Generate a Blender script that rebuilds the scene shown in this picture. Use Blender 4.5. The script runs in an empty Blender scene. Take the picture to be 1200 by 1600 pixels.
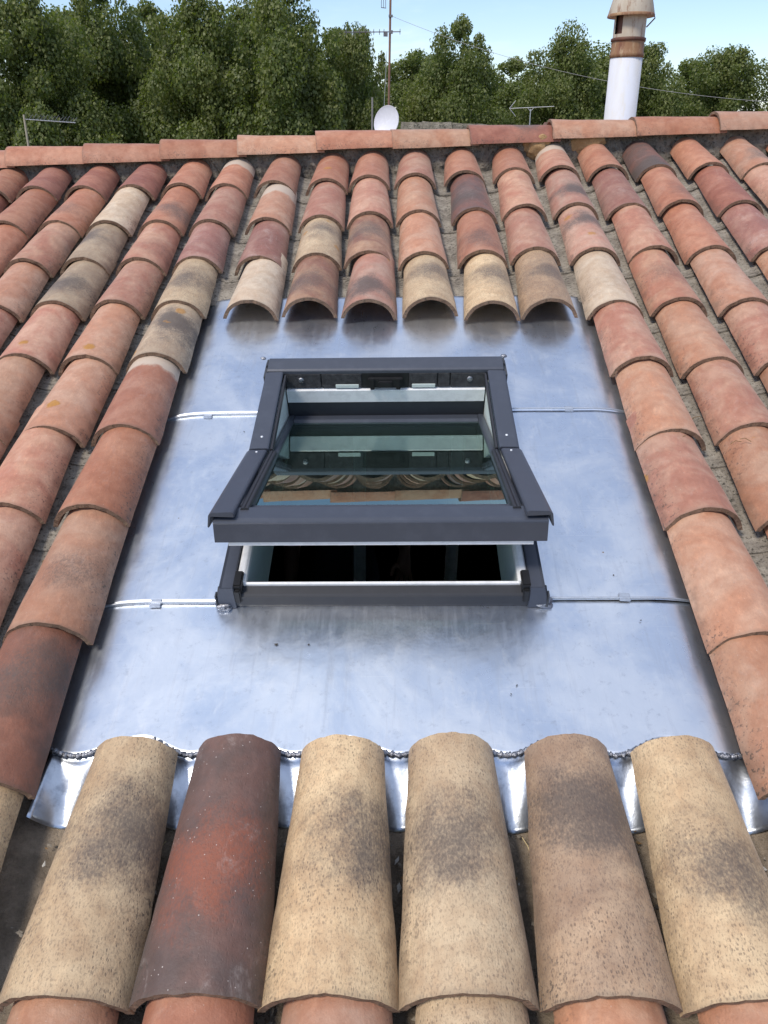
import bpy, bmesh, math, random
import numpy as np
from mathutils import Matrix, Vector
from mathutils.noise import noise as pnoise

SC = bpy.context.scene
COL = SC.collection
R = math.radians
rnd = random.Random(7)

# ------------------------------------------------------------------ camera
FOCAL = 1230.0                     # in pixels of the 1200 x 1600 photograph
A_, ROLL, YAW, CAMH = R(42.5), R(1.4), R(1.6), 1.41
fw = Vector((-math.sin(YAW)*math.cos(A_), math.cos(A_)*math.cos(YAW), -math.sin(A_))).normalized()
rt = fw.cross(Vector((0, 0, 1))).normalized()
up = rt.cross(fw)
RX = math.cos(ROLL)*rt - math.sin(ROLL)*up
UX = math.cos(ROLL)*up + math.sin(ROLL)*rt
# roof frame -> world : the world's vertical as seen in the roof frame
ZW = Vector((0.028, 0.281, 0.959)).normalized()
YW = (Vector((0, 1, 0)) - ZW*ZW.y).normalized()
XW = YW.cross(ZW)
M3 = Matrix((XW, YW, ZW))
M4 = M3.to_4x4()                   # roof frame sits at the world origin
cam_d = bpy.data.cameras.new('camera')
cam = bpy.data.objects.new('camera', cam_d)
COL.objects.link(cam)
cm = Matrix((M3 @ RX, M3 @ UX, -(M3 @ fw))).transposed().to_4x4()
cm.translation = M3 @ Vector((0, 0, CAMH))
cam.matrix_world = cm
cam_d.sensor_fit = 'VERTICAL'
cam_d.sensor_height = 36.0
cam_d.lens = FOCAL/1600*36.0
cam_d.clip_start, cam_d.clip_end = 0.05, 3000
SC.camera = cam
CAMW = cm.translation.copy()

# ------------------------------------------------------------------ light
SUN_EL, SUN_AZ = R(52), R(222)     # azimuth clockwise from +Y: behind the camera, to its left
w = bpy.data.worlds.new('World')
SC.world = w
w.use_nodes = True
nt = w.node_tree
nt.nodes.clear()
out = nt.nodes.new('ShaderNodeOutputWorld')
bg = nt.nodes.new('ShaderNodeBackground')
sky = nt.nodes.new('ShaderNodeTexSky')
sky.sky_type = 'NISHITA'
sky.sun_disc = False
sky.sun_elevation = SUN_EL
sky.sun_rotation = SUN_AZ
sky.air_density = 1.0
sky.dust_density = 0.35
sky.ozone_density = 2.2
bg.inputs[1].default_value = 0.135
tc = nt.nodes.new('ShaderNodeTexCoord')
sep = nt.nodes.new('ShaderNodeSeparateXYZ')
nt.links.new(tc.outputs['Generated'], sep.inputs[0])
# project the view direction on a flat cloud deck
mx = nt.nodes.new('ShaderNodeMath'); mx.operation = 'MAXIMUM'; mx.inputs[1].default_value = 0.0
nt.links.new(sep.outputs[2], mx.inputs[0])
ad = nt.nodes.new('ShaderNodeMath'); ad.operation = 'ADD'; ad.inputs[1].default_value = 0.16
nt.links.new(mx.outputs[0], ad.inputs[0])
dv = nt.nodes.new('ShaderNodeVectorMath'); dv.operation = 'DIVIDE'
cb = nt.nodes.new('ShaderNodeCombineXYZ')
for i in range(3):
    nt.links.new(ad.outputs[0], cb.inputs[i])
nt.links.new(tc.outputs['Generated'], dv.inputs[0])
nt.links.new(cb.outputs[0], dv.inputs[1])
cn = nt.nodes.new('ShaderNodeTexNoise')
cn.inputs['Scale'].default_value = 0.9
cn.inputs['Detail'].default_value = 7
cn.inputs['Roughness'].default_value = 0.55
cn.inputs['Distortion'].default_value = 0.3
mpc = nt.nodes.new('ShaderNodeMapping')
mpc.inputs['Location'].default_value = (3.9, 0.6, 0.0)
nt.links.new(dv.outputs[0], mpc.inputs[0])
nt.links.new(mpc.outputs[0], cn.inputs['Vector'])
cr = nt.nodes.new('ShaderNodeMapRange')
cr.interpolation_type = 'SMOOTHSTEP'
cr.inputs[1].default_value = 0.46
cr.inputs[2].default_value = 0.80
cr.inputs[3].default_value = 0.0
cr.inputs[4].default_value = 0.85
nt.links.new(cn.outputs[0], cr.inputs[0])
cmx = nt.nodes.new('ShaderNodeMix'); cmx.data_type = 'RGBA'
cmx.inputs[7].default_value = (7.6, 8.2, 9.2, 1)
# a thin veil of high cloud lies overhead and thins out towards the horizon
vl = nt.nodes.new('ShaderNodeMapRange')
vl.interpolation_type = 'SMOOTHSTEP'
for i_, q_ in enumerate((0.15, 1.0, 0.0, 0.42)): vl.inputs[i_+1].default_value = q_
nt.links.new(sep.outputs[2], vl.inputs[0])
vm_ = nt.nodes.new('ShaderNodeMath'); vm_.operation = 'MAXIMUM'
nt.links.new(cr.outputs[0], vm_.inputs[0]); nt.links.new(vl.outputs[0], vm_.inputs[1])
nt.links.new(vm_.outputs[0], cmx.inputs[0])
tn = nt.nodes.new('ShaderNodeMix'); tn.data_type = 'RGBA'; tn.blend_type = 'MULTIPLY'
tn.inputs[0].default_value = 1.0
tn.inputs[7].default_value = (0.92, 0.93, 1.03, 1)
nt.links.new(sky.outputs[0], tn.inputs[6])
nt.links.new(tn.outputs[2], cmx.inputs[6])
nt.links.new(cmx.outputs[2], bg.inputs[0])
nt.links.new(bg.outputs[0], out.inputs[0])

sl = bpy.data.lights.new('sun', 'SUN')
sl.energy = 2.6
sl.angle = R(13)
sl.color = (1.0, 0.91, 0.80)
sun = bpy.data.objects.new('sun', sl)
COL.objects.link(sun)
sd = Vector((math.sin(SUN_AZ)*math.cos(SUN_EL), math.cos(SUN_AZ)*math.cos(SUN_EL), math.sin(SUN_EL)))
sun.rotation_euler = sd.to_track_quat('Z', 'Y').to_euler()
sun.location = sd*60

vs = SC.view_settings
vs.view_transform = 'Standard'
vs.look = 'None'
vs.exposure = 0.28
vs.gamma = 1
vs.use_curve_mapping = False
SC.cycles.max_bounces = 8
SC.cycles.transparent_max_bounces = 12

# ------------------------------------------------------------------ helpers
def inv(x, y, z=0.0):
    """roof-frame point at height z seen at photograph pixel x, y (used to measure the place)"""
    D = fw + RX*((x-600)/FOCAL) + UX*((800-y)/FOCAL)
    return Vector((0, 0, CAMH)) + D*((z-CAMH)/D.z)

def ray(x, y):
    """world direction through a photograph pixel"""
    return M3 @ (fw + RX*((x-600)/FOCAL) + UX*((800-y)/FOCAL))

def far(x, y, dist):
    """world point at horizontal distance dist"""
    D = ray(x, y)
    return CAMW + D*(dist/math.hypot(D.x, D.y))

WM = {}
def link(o, W, parent=None):
    COL.objects.link(o)
    if parent is not None:
        o.parent = parent
        o.matrix_basis = WM[parent.name].inverted() @ W
    else:
        o.matrix_basis = W
    WM[o.name] = W.copy()
    return o

def tag(o, label=None, cat=None, group=None, kind=None):
    if label: o['label'] = label
    if cat: o['category'] = cat
    if group: o['group'] = group
    if kind: o['kind'] = kind
    return o

def empty(name, W, label, cat, group=None):
    o = bpy.data.objects.new(name, None)
    o.empty_display_size = 0.2
    link(o, W)
    return tag(o, label, cat, group)

class MB:
    def __init__(self):
        self.v, self.f, self.m, self.s = [], [], [], []
    def add(self, vs_, fs, mat=0, smooth=False):
        b = len(self.v)
        self.v += [tuple(p) for p in vs_]
        for f in fs:
            self.f.append(tuple(i+b for i in f)); self.m.append(mat); self.s.append(smooth)
    def box(self, a, b, mat=0, M=None):
        (x0, y0, z0), (x1, y1, z1) = a, b
        p = [Vector(q) for q in ((x0,y0,z0),(x1,y0,z0),(x1,y1,z0),(x0,y1,z0),(x0,y0,z1),(x1,y0,z1),(x1,y1,z1),(x0,y1,z1))]
        if M: p = [M @ q for q in p]
        self.add(p, [(0,3,2,1),(4,5,6,7),(0,1,5,4),(1,2,6,5),(2,3,7,6),(3,0,4,7)], mat)
    def prism(self, prof, x0, x1, mat=0, smooth=False):
        """closed (y, z) profile swept along x"""
        n = len(prof)
        vs_ = [(x0, y, z) for y, z in prof] + [(x1, y, z) for y, z in prof]
        fs = [(i, (i+1) % n, n+(i+1) % n, n+i) for i in range(n)]
        self.add(vs_, fs, mat, smooth)
        self.add(vs_, [tuple(range(n))[::-1], tuple(range(n, 2*n))], mat)
    def prism_y(self, prof, y0, y1, mat=0, smooth=False):
        """closed (x, z) profile swept along y"""
        n = len(prof)
        vs_ = [(x, y0, z) for x, z in prof] + [(x, y1, z) for x, z in prof]
        fs = [(i, n+i, n+(i+1) % n, (i+1) % n) for i in range(n)]
        self.add(vs_, fs, mat, smooth)
        self.add(vs_, [tuple(range(n)), tuple(range(n, 2*n))[::-1]], mat)
    def tube(self, pts, rad, n=8, mat=0, cap=True):
        pts = [Vector(p) for p in pts]
        rads = rad if isinstance(rad, (list, tuple)) else [rad]*len(pts)
        rings = []
        for i, p in enumerate(pts):
            d = (pts[min(i+1, len(pts)-1)] - pts[max(i-1, 0)]).normalized()
            a = d.orthogonal().normalized() if i == 0 else (pa - d*pa.dot(d)).normalized()
            pa = a
            b = d.cross(a)
            rings.append([p + (a*math.cos(t)+b*math.sin(t))*rads[i] for t in [2*math.pi*k/n for k in range(n)]])
        vs_ = [q for r in rings for q in r]
        fs = []
        for i in range(len(pts)-1):
            for k in range(n):
                fs.append((i*n+k, i*n+(k+1) % n, (i+1)*n+(k+1) % n, (i+1)*n+k))
        self.add(vs_, fs, mat, True)
        if cap:
            self.add(vs_, [tuple(range(n))[::-1], tuple(range((len(pts)-1)*n, len(pts)*n))], mat)
    def lathe(self, prof, n=24, mat=0, M=None, smooth=True):
        vs_ = []
        for r, z in prof:
            for k in range(n):
                t = 2*math.pi*k/n
                q = Vector((r*math.cos(t), r*math.sin(t), z))
                vs_.append(M @ q if M else q)
        fs = []
        for i in range(len(prof)-1):
            for k in range(n):
                fs.append((i*n+k, i*n+(k+1) % n, (i+1)*n+(k+1) % n, (i+1)*n+k))
        self.add(vs_, fs, mat, smooth)
    def mesh(self, name, mats, bevel=0.0, seg=2):
        me = bpy.data.meshes.new(name)
        me.from_pydata(self.v, [], self.f)
        for m in mats: me.materials.append(m)
        me.polygons.foreach_set('material_index', self.m)
        me.polygons.foreach_set('use_smooth', self.s)
        bm = bmesh.new(); bm.from_mesh(me)
        if bevel:
            bmesh.ops.remove_doubles(bm, verts=bm.verts, dist=1e-5)
            bmesh.ops.recalc_face_normals(bm, faces=bm.faces)
            ed = [e for e in bm.edges if len(e.link_faces) == 2 and e.calc_face_angle(0) > 0.5]
            bmesh.ops.bevel(bm, geom=ed, offset=bevel, segments=seg, affect='EDGES', clamp_overlap=True)
        else:
            bmesh.ops.recalc_face_normals(bm, faces=bm.faces)
        bm.to_mesh(me); bm.free()
        me.update()
        return me
    def build(self, name, mats, parent=None, W=None, bevel=0.0, seg=2):
        if not isinstance(mats, (list, tuple)): mats = [mats]
        return link(bpy.data.objects.new(name, self.mesh(name, mats, bevel, seg)), W if W is not None else M4, parent)

def fbm(x, y, z=0.0, o=3):
    s, a, f = 0.0, 1.0, 1.0
    for _ in range(o):
        s += a*pnoise(Vector((x*f, y*f, z*f))); a *= 0.5; f *= 2.1
    return s

# ------------------------------------------------------------------ materials
class NT:
    """a small wrapper for writing node trees"""
    def __init__(self, name):
        self.mat = bpy.data.materials.new(name)
        self.mat.use_nodes = True
        self.t = self.mat.node_tree
        self.t.nodes.clear()
        self.o = self.n('ShaderNodeOutputMaterial')
        self.tc = self.n('ShaderNodeTexCoord')
    def n(self, typ, **kw):
        nd = self.t.nodes.new(typ)
        for k, v in kw.items(): setattr(nd, k, v)
        return nd
    def put(self, sock, val):
        if isinstance(val, bpy.types.NodeSocket): self.t.links.new(val, sock)
        elif val is not None: sock.default_value = val
    def math(self, op, a, b=None, c=None, clamp=False):
        nd = self.n('ShaderNodeMath', operation=op, use_clamp=clamp)
        for i, q in enumerate((a, b, c)): self.put(nd.inputs[i], q)
        return nd.outputs[0]
    def vmath(self, op, a, b=None):
        nd = self.n('ShaderNodeVectorMath', operation=op)
        self.put(nd.inputs[0], a); self.put(nd.inputs[1], b)
        return nd.outputs[0]
    def mix(self, fac, a, b, blend='MIX'):
        nd = self.n('ShaderNodeMix', data_type='RGBA', blend_type=blend)
        self.put(nd.inputs[0], fac)
        for i, q in ((6, a), (7, b)):
            if isinstance(q, tuple) and len(q) == 3: q = q + (1,)
            self.put(nd.inputs[i], q)
        return nd.outputs[2]
    def noise(self, vec, scale, detail=3, rough=0.55, dist=0.0):
        nd = self.n('ShaderNodeTexNoise')
        self.put(nd.inputs['Vector'], vec)
        nd.inputs['Scale'].default_value = scale
        nd.inputs['Detail'].default_value = detail
        nd.inputs['Roughness'].default_value = rough
        nd.inputs['Distortion'].default_value = dist
        return nd.outputs[0]
    def voro(self, vec, scale, out_='Distance', rand=1.0):
        nd = self.n('ShaderNodeTexVoronoi')
        self.put(nd.inputs['Vector'], vec)
        nd.inputs['Scale'].default_value = scale
        nd.inputs['Randomness'].default_value = rand
        return nd.outputs[out_]
    def step(self, v, lo, hi, a=0.0, b=1.0):
        nd = self.n('ShaderNodeMapRange', interpolation_type='SMOOTHSTEP')
        self.put(nd.inputs[0], v)
        for i, q in enumerate((lo, hi, a, b)): self.put(nd.inputs[i+1], q)
        return nd.outputs[0]
    def mapping(self, vec, scale=(1, 1, 1), loc=(0, 0, 0), rot=(0, 0, 0)):
        nd = self.n('ShaderNodeMapping')
        self.put(nd.inputs[0], vec)
        nd.inputs['Scale'].default_value = scale
        nd.inputs['Location'].default_value = loc
        nd.inputs['Rotation'].default_value = rot
        return nd.outputs[0]
    def attr(self, name, typ='OBJECT', out_='Fac'):
        nd = self.n('ShaderNodeAttribute', attribute_type=typ, attribute_name=name)
        return nd.outputs[out_]
    def bump(self, h, strength, dist=0.01):
        nd = self.n('ShaderNodeBump')
        self.put(nd.inputs['Height'], h)
        nd.inputs['Strength'].default_value = strength
        nd.inputs['Distance'].default_value = dist
        return nd.outputs[0]
    def bsdf(self, color, rough=0.6, metal=0.0, normal=None, spec=0.5, **kw):
        b = self.n('ShaderNodeBsdfPrincipled')
        if isinstance(color, tuple) and len(color) == 3: color = color + (1,)
        self.put(b.inputs['Base Color'], color)
        self.put(b.inputs['Roughness'], rough)
        self.put(b.inputs['Metallic'], metal)
        self.put(b.inputs['Specular IOR Level'], spec)
        self.put(b.inputs['Normal'], normal)
        for k, v in kw.items(): self.put(b.inputs[k], v)
        self.t.links.new(b.outputs[0], self.o.inputs[0])
        return b
    @property
    def obj(self): return self.tc.outputs['Object']

def tile_material():
    m = NT('terracotta')
    seed = m.attr('seed')
    off = m.n('ShaderNodeCombineXYZ')
    m.put(off.inputs[0], seed)
    m.put(off.inputs[1], m.math('MULTIPLY', seed, 1.7))
    m.put(off.inputs[2], m.math('MULTIPLY', seed, 0.6))
    P = m.vmath('ADD', m.obj, off.outputs[0])
    info = m.n('ShaderNodeObjectInfo')
    base = info.outputs['Color']
    tint = m.attr('tint', out_='Color')
    smoke, speck, bloom, lich = (m.attr(k) for k in ('smoke', 'speck', 'bloom', 'lichen'))
    sx, sy, topc = m.attr('smoke_x'), m.attr('smoke_y'), m.attr('pale_top')
    sp = m.n('ShaderNodeSeparateXYZ'); m.put(sp.inputs[0], m.obj)
    lx, ly = sp.outputs[0], sp.outputs[1]
    # broad kiln mottling between the tile's two clays
    n1 = m.noise(P, 7.0, 4, 0.6, 0.6)
    c = m.mix(m.step(n1, 0.36, 0.66), base, tint)
    n2 = m.noise(P, 28, 6, 0.65)
    c = m.mix(m.math('MULTIPLY', m.step(n2, 0.35, 0.72), 0.55), c, m.mix(1.0, c, (0.70, 0.60, 0.55), 'MULTIPLY'))
    n2b = m.noise(m.mapping(P, (1, 0.35, 1)), 75, 4, 0.7)
    c = m.mix(m.math('MULTIPLY', m.step(n2b, 0.48, 0.72), 0.42), c, m.mix(1.0, c, (1.38, 1.35, 1.30), 'MULTIPLY'))
    # soot flashing: soft dark blotch / band
    wob = m.math('MULTIPLY', m.math('SUBTRACT', m.noise(P, 9, 4, 0.6), 0.5), 1.7)
    dx = m.math('DIVIDE', m.math('SUBTRACT', lx, sx), 0.14)
    dy = m.math('DIVIDE', m.math('SUBTRACT', ly, sy), 0.125)
    dd = m.math('ADD', m.math('SQRT', m.math('ADD', m.math('MULTIPLY', dx, dx), m.math('MULTIPLY', dy, dy))), wob)
    grain = m.noise(P, 160, 3, 0.7)
    sm = m.math('MULTIPLY', m.step(dd, 1.25, 0.05), smoke)
    stip = m.noise(m.mapping(P, (1, .6, 1)), 230, 2, 0.6)
    sm = m.math('MULTIPLY', m.step(m.math('ADD', sm, m.math('MULTIPLY', m.math('SUBTRACT', stip, 0.5), m.math('MULTIPLY', m.math('MINIMUM', sm, 0.5), 2.2))), 0.02, 1.15), 1.0, clamp=True)
    c = m.mix(sm, c, m.mix(0.88, c, m.attr('smoke_col', out_='Color')))
    # small dark specks and pits, drawn out along the tile
    pv = m.mapping(P, (1, 0.55, 1))
    d1 = m.math('ADD', m.voro(pv, 250), m.math('MULTIPLY', m.math('SUBTRACT', m.noise(P, 300, 2), 0.5), 0.35))
    r1 = m.voro(pv, 250, 'Color')
    keep = m.math('GREATER_THAN', m.math('MULTIPLY', r1, 1.0), 0.60)
    s1 = m.math('MULTIPLY', m.step(d1, 0.44, 0.2), keep)
    patch = m.step(m.noise(P, 8, 3), 0.34, 0.6)
    s1 = m.math('MULTIPLY', m.math('MULTIPLY', s1, patch), speck)
    s2 = m.math('MULTIPLY', m.step(m.noise(m.mapping(P, (1, 0.5, 1)), 330, 3, 0.7), 0.50, 0.64), m.math('MULTIPLY', speck, 0.70))
    c = m.mix(m.math('MAXIMUM', s1, s2, clamp=True), c, m.mix(0.82, c, (0.10, 0.07, 0.055)))
    # lime bloom and white flecks
    b1 = m.step(m.noise(m.mapping(P, (1, .6, 1)), 11, 8, 0.75, 1.0), 0.52, 0.72)
    b1 = m.math('MULTIPLY', m.math('MULTIPLY', b1, bloom), m.step(m.noise(P, 90, 3), 0.3, 0.6))
    d3 = m.math('ADD', m.voro(P, 120), m.math('MULTIPLY', m.noise(P, 25, 2), 0.12))
    k3 = m.math('GREATER_THAN', m.voro(P, 120, 'Color'), 0.70)
    fl = m.math('MULTIPLY', m.math('MULTIPLY', m.step(d3, 0.22, 0.12), k3), bloom)
    c = m.mix(m.math('MULTIPLY', m.math('MAXIMUM', m.math('MULTIPLY', b1, 0.42), fl), 0.75, clamp=True), c, (0.60, 0.53, 0.48))
    # old lime collar at the head of some tiles
    edge = m.math('ADD', 0.335, m.math('MULTIPLY', m.math('SUBTRACT', m.noise(P, 20, 3), 0.5), 0.07))
    pt = m.math('MULTIPLY', m.step(m.math('SUBTRACT', ly, edge), -0.01, 0.012), topc)
    c = m.mix(pt, c, (0.50, 0.40, 0.31))
    # grime gathered along the long edges and lower lip
    side = m.step(m.math('ADD', m.math('ABSOLUTE', lx), m.math('MULTIPLY', m.math('SUBTRACT', n2, 0.5), 0.05)), 0.082, 0.101)
    lip = m.step(m.math('ADD', ly, m.math('MULTIPLY', m.math('SUBTRACT', n2, 0.5), 0.03)), 0.012, 0.0)
    gr = m.math('MULTIPLY', m.math('MAXIMUM', side, lip), 0.5)
    c = m.mix(gr, c, m.mix(0.6, c, (0.10, 0.085, 0.065)))
    # black lichen specks crowding the lower corners
    cor = m.math('MULTIPLY', m.step(m.math('ABSOLUTE', lx), 0.045, 0.10), m.step(m.noise(P, 5, 3), 0.42, 0.6))
    ks = m.math('MULTIPLY', m.step(m.noise(P, 120, 2, 0.6), 0.56, 0.66), cor)
    c = m.mix(m.math('MULTIPLY', ks, 0.75), c, (0.055, 0.048, 0.040))
    # orange lichen rosettes
    dl = m.math('ADD', m.voro(P, 8), m.math('MULTIPLY', m.math('SUBTRACT', m.noise(P, 60, 4), 0.5), 0.22))
    kl = m.math('GREATER_THAN', m.voro(P, 8, 'Color'), 0.55)
    li = m.math('MULTIPLY', m.math('MULTIPLY', m.step(dl, 0.19, 0.12), kl), lich)
    c = m.mix(m.math('MULTIPLY', li, 0.85), c, m.mix(grain, (0.24, 0.10, 0.012), (0.55, 0.26, 0.025)))
    h = m.math('ADD', m.math('MULTIPLY', grain, 0.35), m.math('ADD', m.math('MULTIPLY', n2, 0.7), m.math('MULTIPLY', li, 0.5)))
    h = m.math('SUBTRACT', h, m.math('MULTIPLY', s1, 0.5))
    sb_ = m.bsdf(c, m.math('ADD', 0.50, m.math('MULTIPLY', n2, 0.22)), 0, m.bump(h, 0.5, 0.005), 0.5)
    sb_.inputs['Sheen Weight'].default_value = 0.14
    sb_.inputs['Sheen Roughness'].default_value = 0.35
    sb_.inputs['Sheen Tint'].default_value = (1.0, 0.90, 0.84, 1)
    return m.mat

def simple_noise_mat(name, c1, c2, scale, rough, bump=0.3, bscale=None, metal=0.0, spec=0.4, lichen=0.0, bdist=0.006, c3=None):
    m = NT(name)
    n1 = m.noise(m.obj, scale, 6, 0.65, 0.3)
    c = m.mix(m.step(n1, 0.33, 0.68), c1, c2)
    n2 = m.noise(m.obj, bscale or scale*6, 5, 0.7)
    if c3:
        c = m.mix(m.step(n2, 0.52, 0.66), c, c3)
    c = m.mix(m.math('MULTIPLY', m.step(n2, 0.4, 0.7), 0.4), c, m.mix(1.0, c, (0.55, 0.55, 0.55), 'MULTIPLY'))
    if lichen:
        dl = m.math('ADD', m.voro(m.obj, 14), m.math('MULTIPLY', m.math('SUBTRACT', n2, 0.5), 0.4))
        kl = m.math('GREATER_THAN', m.voro(m.obj, 14, 'Color'), 1-lichen)
        c = m.mix(m.math('MULTIPLY', m.step(dl, 0.2, 0.1), kl), c, (0.30, 0.15, 0.02))
    m.bsdf(c, rough, metal, m.bump(m.math('ADD', n1, n2), bump, bdist), spec)
    return m.mat

def zinc_material():
    m = NT('zinc_sheet')
    P = m.obj
    n1 = m.noise(P, 3.2, 5, 0.6, 0.5)
    n2 = m.noise(m.mapping(P, (1, 0.6, 1)), 26, 7, 0.72, 0.4)
    n3 = m.noise(m.mapping(P, (1.0, 0.08, 1)), 130, 3, 0.6)
    c = m.mix(m.step(n1, 0.38, 0.62), (0.60, 0.67, 0.78), (0.80, 0.83, 0.87))
    c = m.mix(m.math('MULTIPLY', m.step(n2, 0.48, 0.74), 0.55), c, (0.86, 0.88, 0.90))
    c = m.mix(m.math('MULTIPLY', m.step(m.noise(P, 40, 6, 0.78), 0.54, 0.72), 0.45), c, (0.42, 0.45, 0.50))
    # little tar spots
    k = m.math('GREATER_THAN', m.voro(P, 22, 'Color'), 0.85)
    s = m.math('MULTIPLY', m.step(m.voro(P, 22), 0.06, 0.03), k)
    c = m.mix(m.math('MULTIPLY', s, 0.8), c, (0.08, 0.08, 0.09))
    # streaks down the slope, fine scratches and a chalky bloom
    st = m.noise(m.mapping(P, (9, 0.7, 1)), 6, 5, 0.65, 0.3)
    c = m.mix(m.math('MULTIPLY', m.step(st, 0.52, 0.72), 0.35), c, (0.50, 0.54, 0.60))
    for ang_, seed_ in ((0.5, 3.0), (-0.9, 7.0), (1.35, 11.0)):
        sv = m.noise(m.mapping(P, (1.2, 110, 1), (seed_, seed_, 0), (0, 0, ang_)), 3.2, 2, 0.5)
        c = m.mix(m.math('MULTIPLY', m.step(sv, 0.70, 0.76), 0.45), c, (0.92, 0.93, 0.94))
    r = m.math('ADD', 0.15, m.math('ADD', m.math('MULTIPLY', n2, 0.20), m.math('MULTIPLY', n1, 0.12)))
    r = m.math('ADD', r, m.math('MULTIPLY', s, 0.3))
    dent = m.noise(P, 8.5, 2, 0.5)
    h = m.math('ADD', m.math('ADD', m.math('MULTIPLY', n1, 2.0), m.math('MULTIPLY', dent, 1.2)), m.math('ADD', m.math('MULTIPLY', n2, 0.25), m.math('MULTIPLY', n3, 0.03)))
    r = m.math('ADD', r, m.math('MULTIPLY', m.step(st, 0.45, 0.7), 0.08))
    m.bsdf(c, r, m.math('SUBTRACT', 0.93, m.math('MULTIPLY', s, 0.8)), m.bump(h, 0.12, 0.01), 0.5)
    return m.mat

def metal_mat(name, col, rough, metal=1.0, scale=40, bump=0.15, dirt=None):
    m = NT(name)
    n = m.noise(m.obj, scale, 5, 0.65, 0.2)
    c = m.mix(m.math('MULTIPLY', m.step(n, 0.4, 0.7), 0.35), col, tuple(0.6*q for q in col))
    if dirt:
        c = m.mix(m.step(m.noise(m.obj, scale*0.35, 6, 0.7), 0.5, 0.66), c, dirt)
    m.bsdf(c, m.math('ADD', rough-0.06, m.math('MULTIPLY', n, 0.14)), metal, m.bump(n, bump, 0.003), 0.5)
    return m.mat

def plain(name, col, rough, metal=0.0, spec=0.5, noise=25):
    m = NT(name)
    n = m.noise(m.obj, noise, 5, 0.65)
    n2 = m.noise(m.obj, noise*9, 3, 0.6)
    c = m.mix(m.math('MULTIPLY', m.step(n, 0.45, 0.75), 0.3), col, tuple(min(1, 1.35*q+0.012) for q in col))
    m.bsdf(c, m.math('ADD', rough-0.05, m.math('MULTIPLY', n, 0.12)), metal, m.bump(n2, 0.05, 0.002), spec)
    return m.mat

MAT = {}
MAT['tile'] = tile_material()
MAT['rim'] = simple_noise_mat('tile_rim', (0.17, 0.105, 0.07), (0.26, 0.17, 0.115), 30, 0.9, 0.6, 140, c3=(0.09, 0.075, 0.05))
MAT['pan'] = simple_noise_mat('pan_grime', (0.24, 0.21, 0.175), (0.40, 0.36, 0.30), 16, 0.95, 1.0, 90, lichen=0.10, bdist=0.012, c3=(0.10, 0.09, 0.072))
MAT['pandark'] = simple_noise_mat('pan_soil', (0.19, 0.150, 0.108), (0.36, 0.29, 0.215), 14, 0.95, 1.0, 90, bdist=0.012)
MAT['mortar'] = simple_noise_mat('lime_mortar', (0.19, 0.165, 0.135), (0.31, 0.275, 0.225), 12, 0.95, 1.0, 70, bdist=0.02, c3=(0.10, 0.085, 0.065))
MAT['newmortar'] = simple_noise_mat('ochre_mortar', (0.36, 0.22, 0.10), (0.46, 0.30, 0.15), 15, 0.95, 0.8, 70, bdist=0.012)
MAT['zinc'] = zinc_material()
MAT['zincworn'] = metal_mat('worn_zinc', (0.56, 0.61, 0.68), 0.30, 0.95, 26, 0.3, (0.30, 0.33, 0.38))
MAT['zincedge'] = metal_mat('zinc_fold', (0.56, 0.60, 0.66), 0.48, 0.9, 60)
MAT['solder'] = metal_mat('solder', (0.36, 0.37, 0.40), 0.38, 0.95, 160, 1.0, (0.06, 0.06, 0.07))
MAT['grey'] = plain('anthracite_lacquer', (0.056, 0.063, 0.082), 0.38, 0.15, 0.5)
MAT['sill'] = plain('dark_sill', (.030, .032, .038), .5, .1, .35)
MAT['silver'] = metal_mat('bright_profile', (0.84, 0.85, 0.86), 0.5, 0.15, 30, 0.05)
MAT['greydk'] = plain('anthracite_face', (0.050, 0.053, 0.060), 0.45, 0.1, 0.4)
MAT['rubber'] = plain('black_gasket', (0.022, 0.022, 0.026), 0.45, 0, 0.5)
MAT['black'] = plain('black_plastic', (0.010, 0.010, 0.011), 0.5, 0, 0.4)
MAT['foam'] = simple_noise_mat('grey_foam', (0.030, 0.030, 0.033), (0.060, 0.060, 0.064), 60, 0.85, 0.5, 300, bdist=0.003)
MAT['alu'] = metal_mat('silver_profile', (0.76, 0.78, 0.80), 0.45, 0.35, 30, 0.05)
MAT['lining'] = plain('pale_lining', (0.56, 0.62, 0.60), 0.5, 0, 0.4)
MAT['room'] = plain('room_plaster', (0.060, 0.055, 0.050), 0.9, 0, 0.2)  # plaster coloured near black, painting in the darkness of the unlit room
MAT['stud'] = metal_mat('galvanised_stud', (0.78, 0.82, 0.80), 0.5, 0.3, 30, 0.05)
MAT['render'] = simple_noise_mat('ochre_render', (0.42, 0.33, 0.22), (0.50, 0.41, 0.29), 3, 0.95, 0.4, 60)
MAT['stone'] = simple_noise_mat('lichen_stone', (0.24, 0.22, 0.17), (0.34, 0.31, 0.25), 4, 0.95, 1.0, 22, bdist=0.03, c3=(0.13, 0.13, 0.10))
MAT['ground'] = simple_noise_mat('dry_ground', (0.16, 0.15, 0.09), (0.10, 0.12, 0.05), 0.15, 1.0, 0.4, 3)
MAT['bark'] = simple_noise_mat('plane_bark', (0.20, 0.18, 0.13), (0.34, 0.32, 0.24), 3, 0.9, 0.5, 12)

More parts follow.
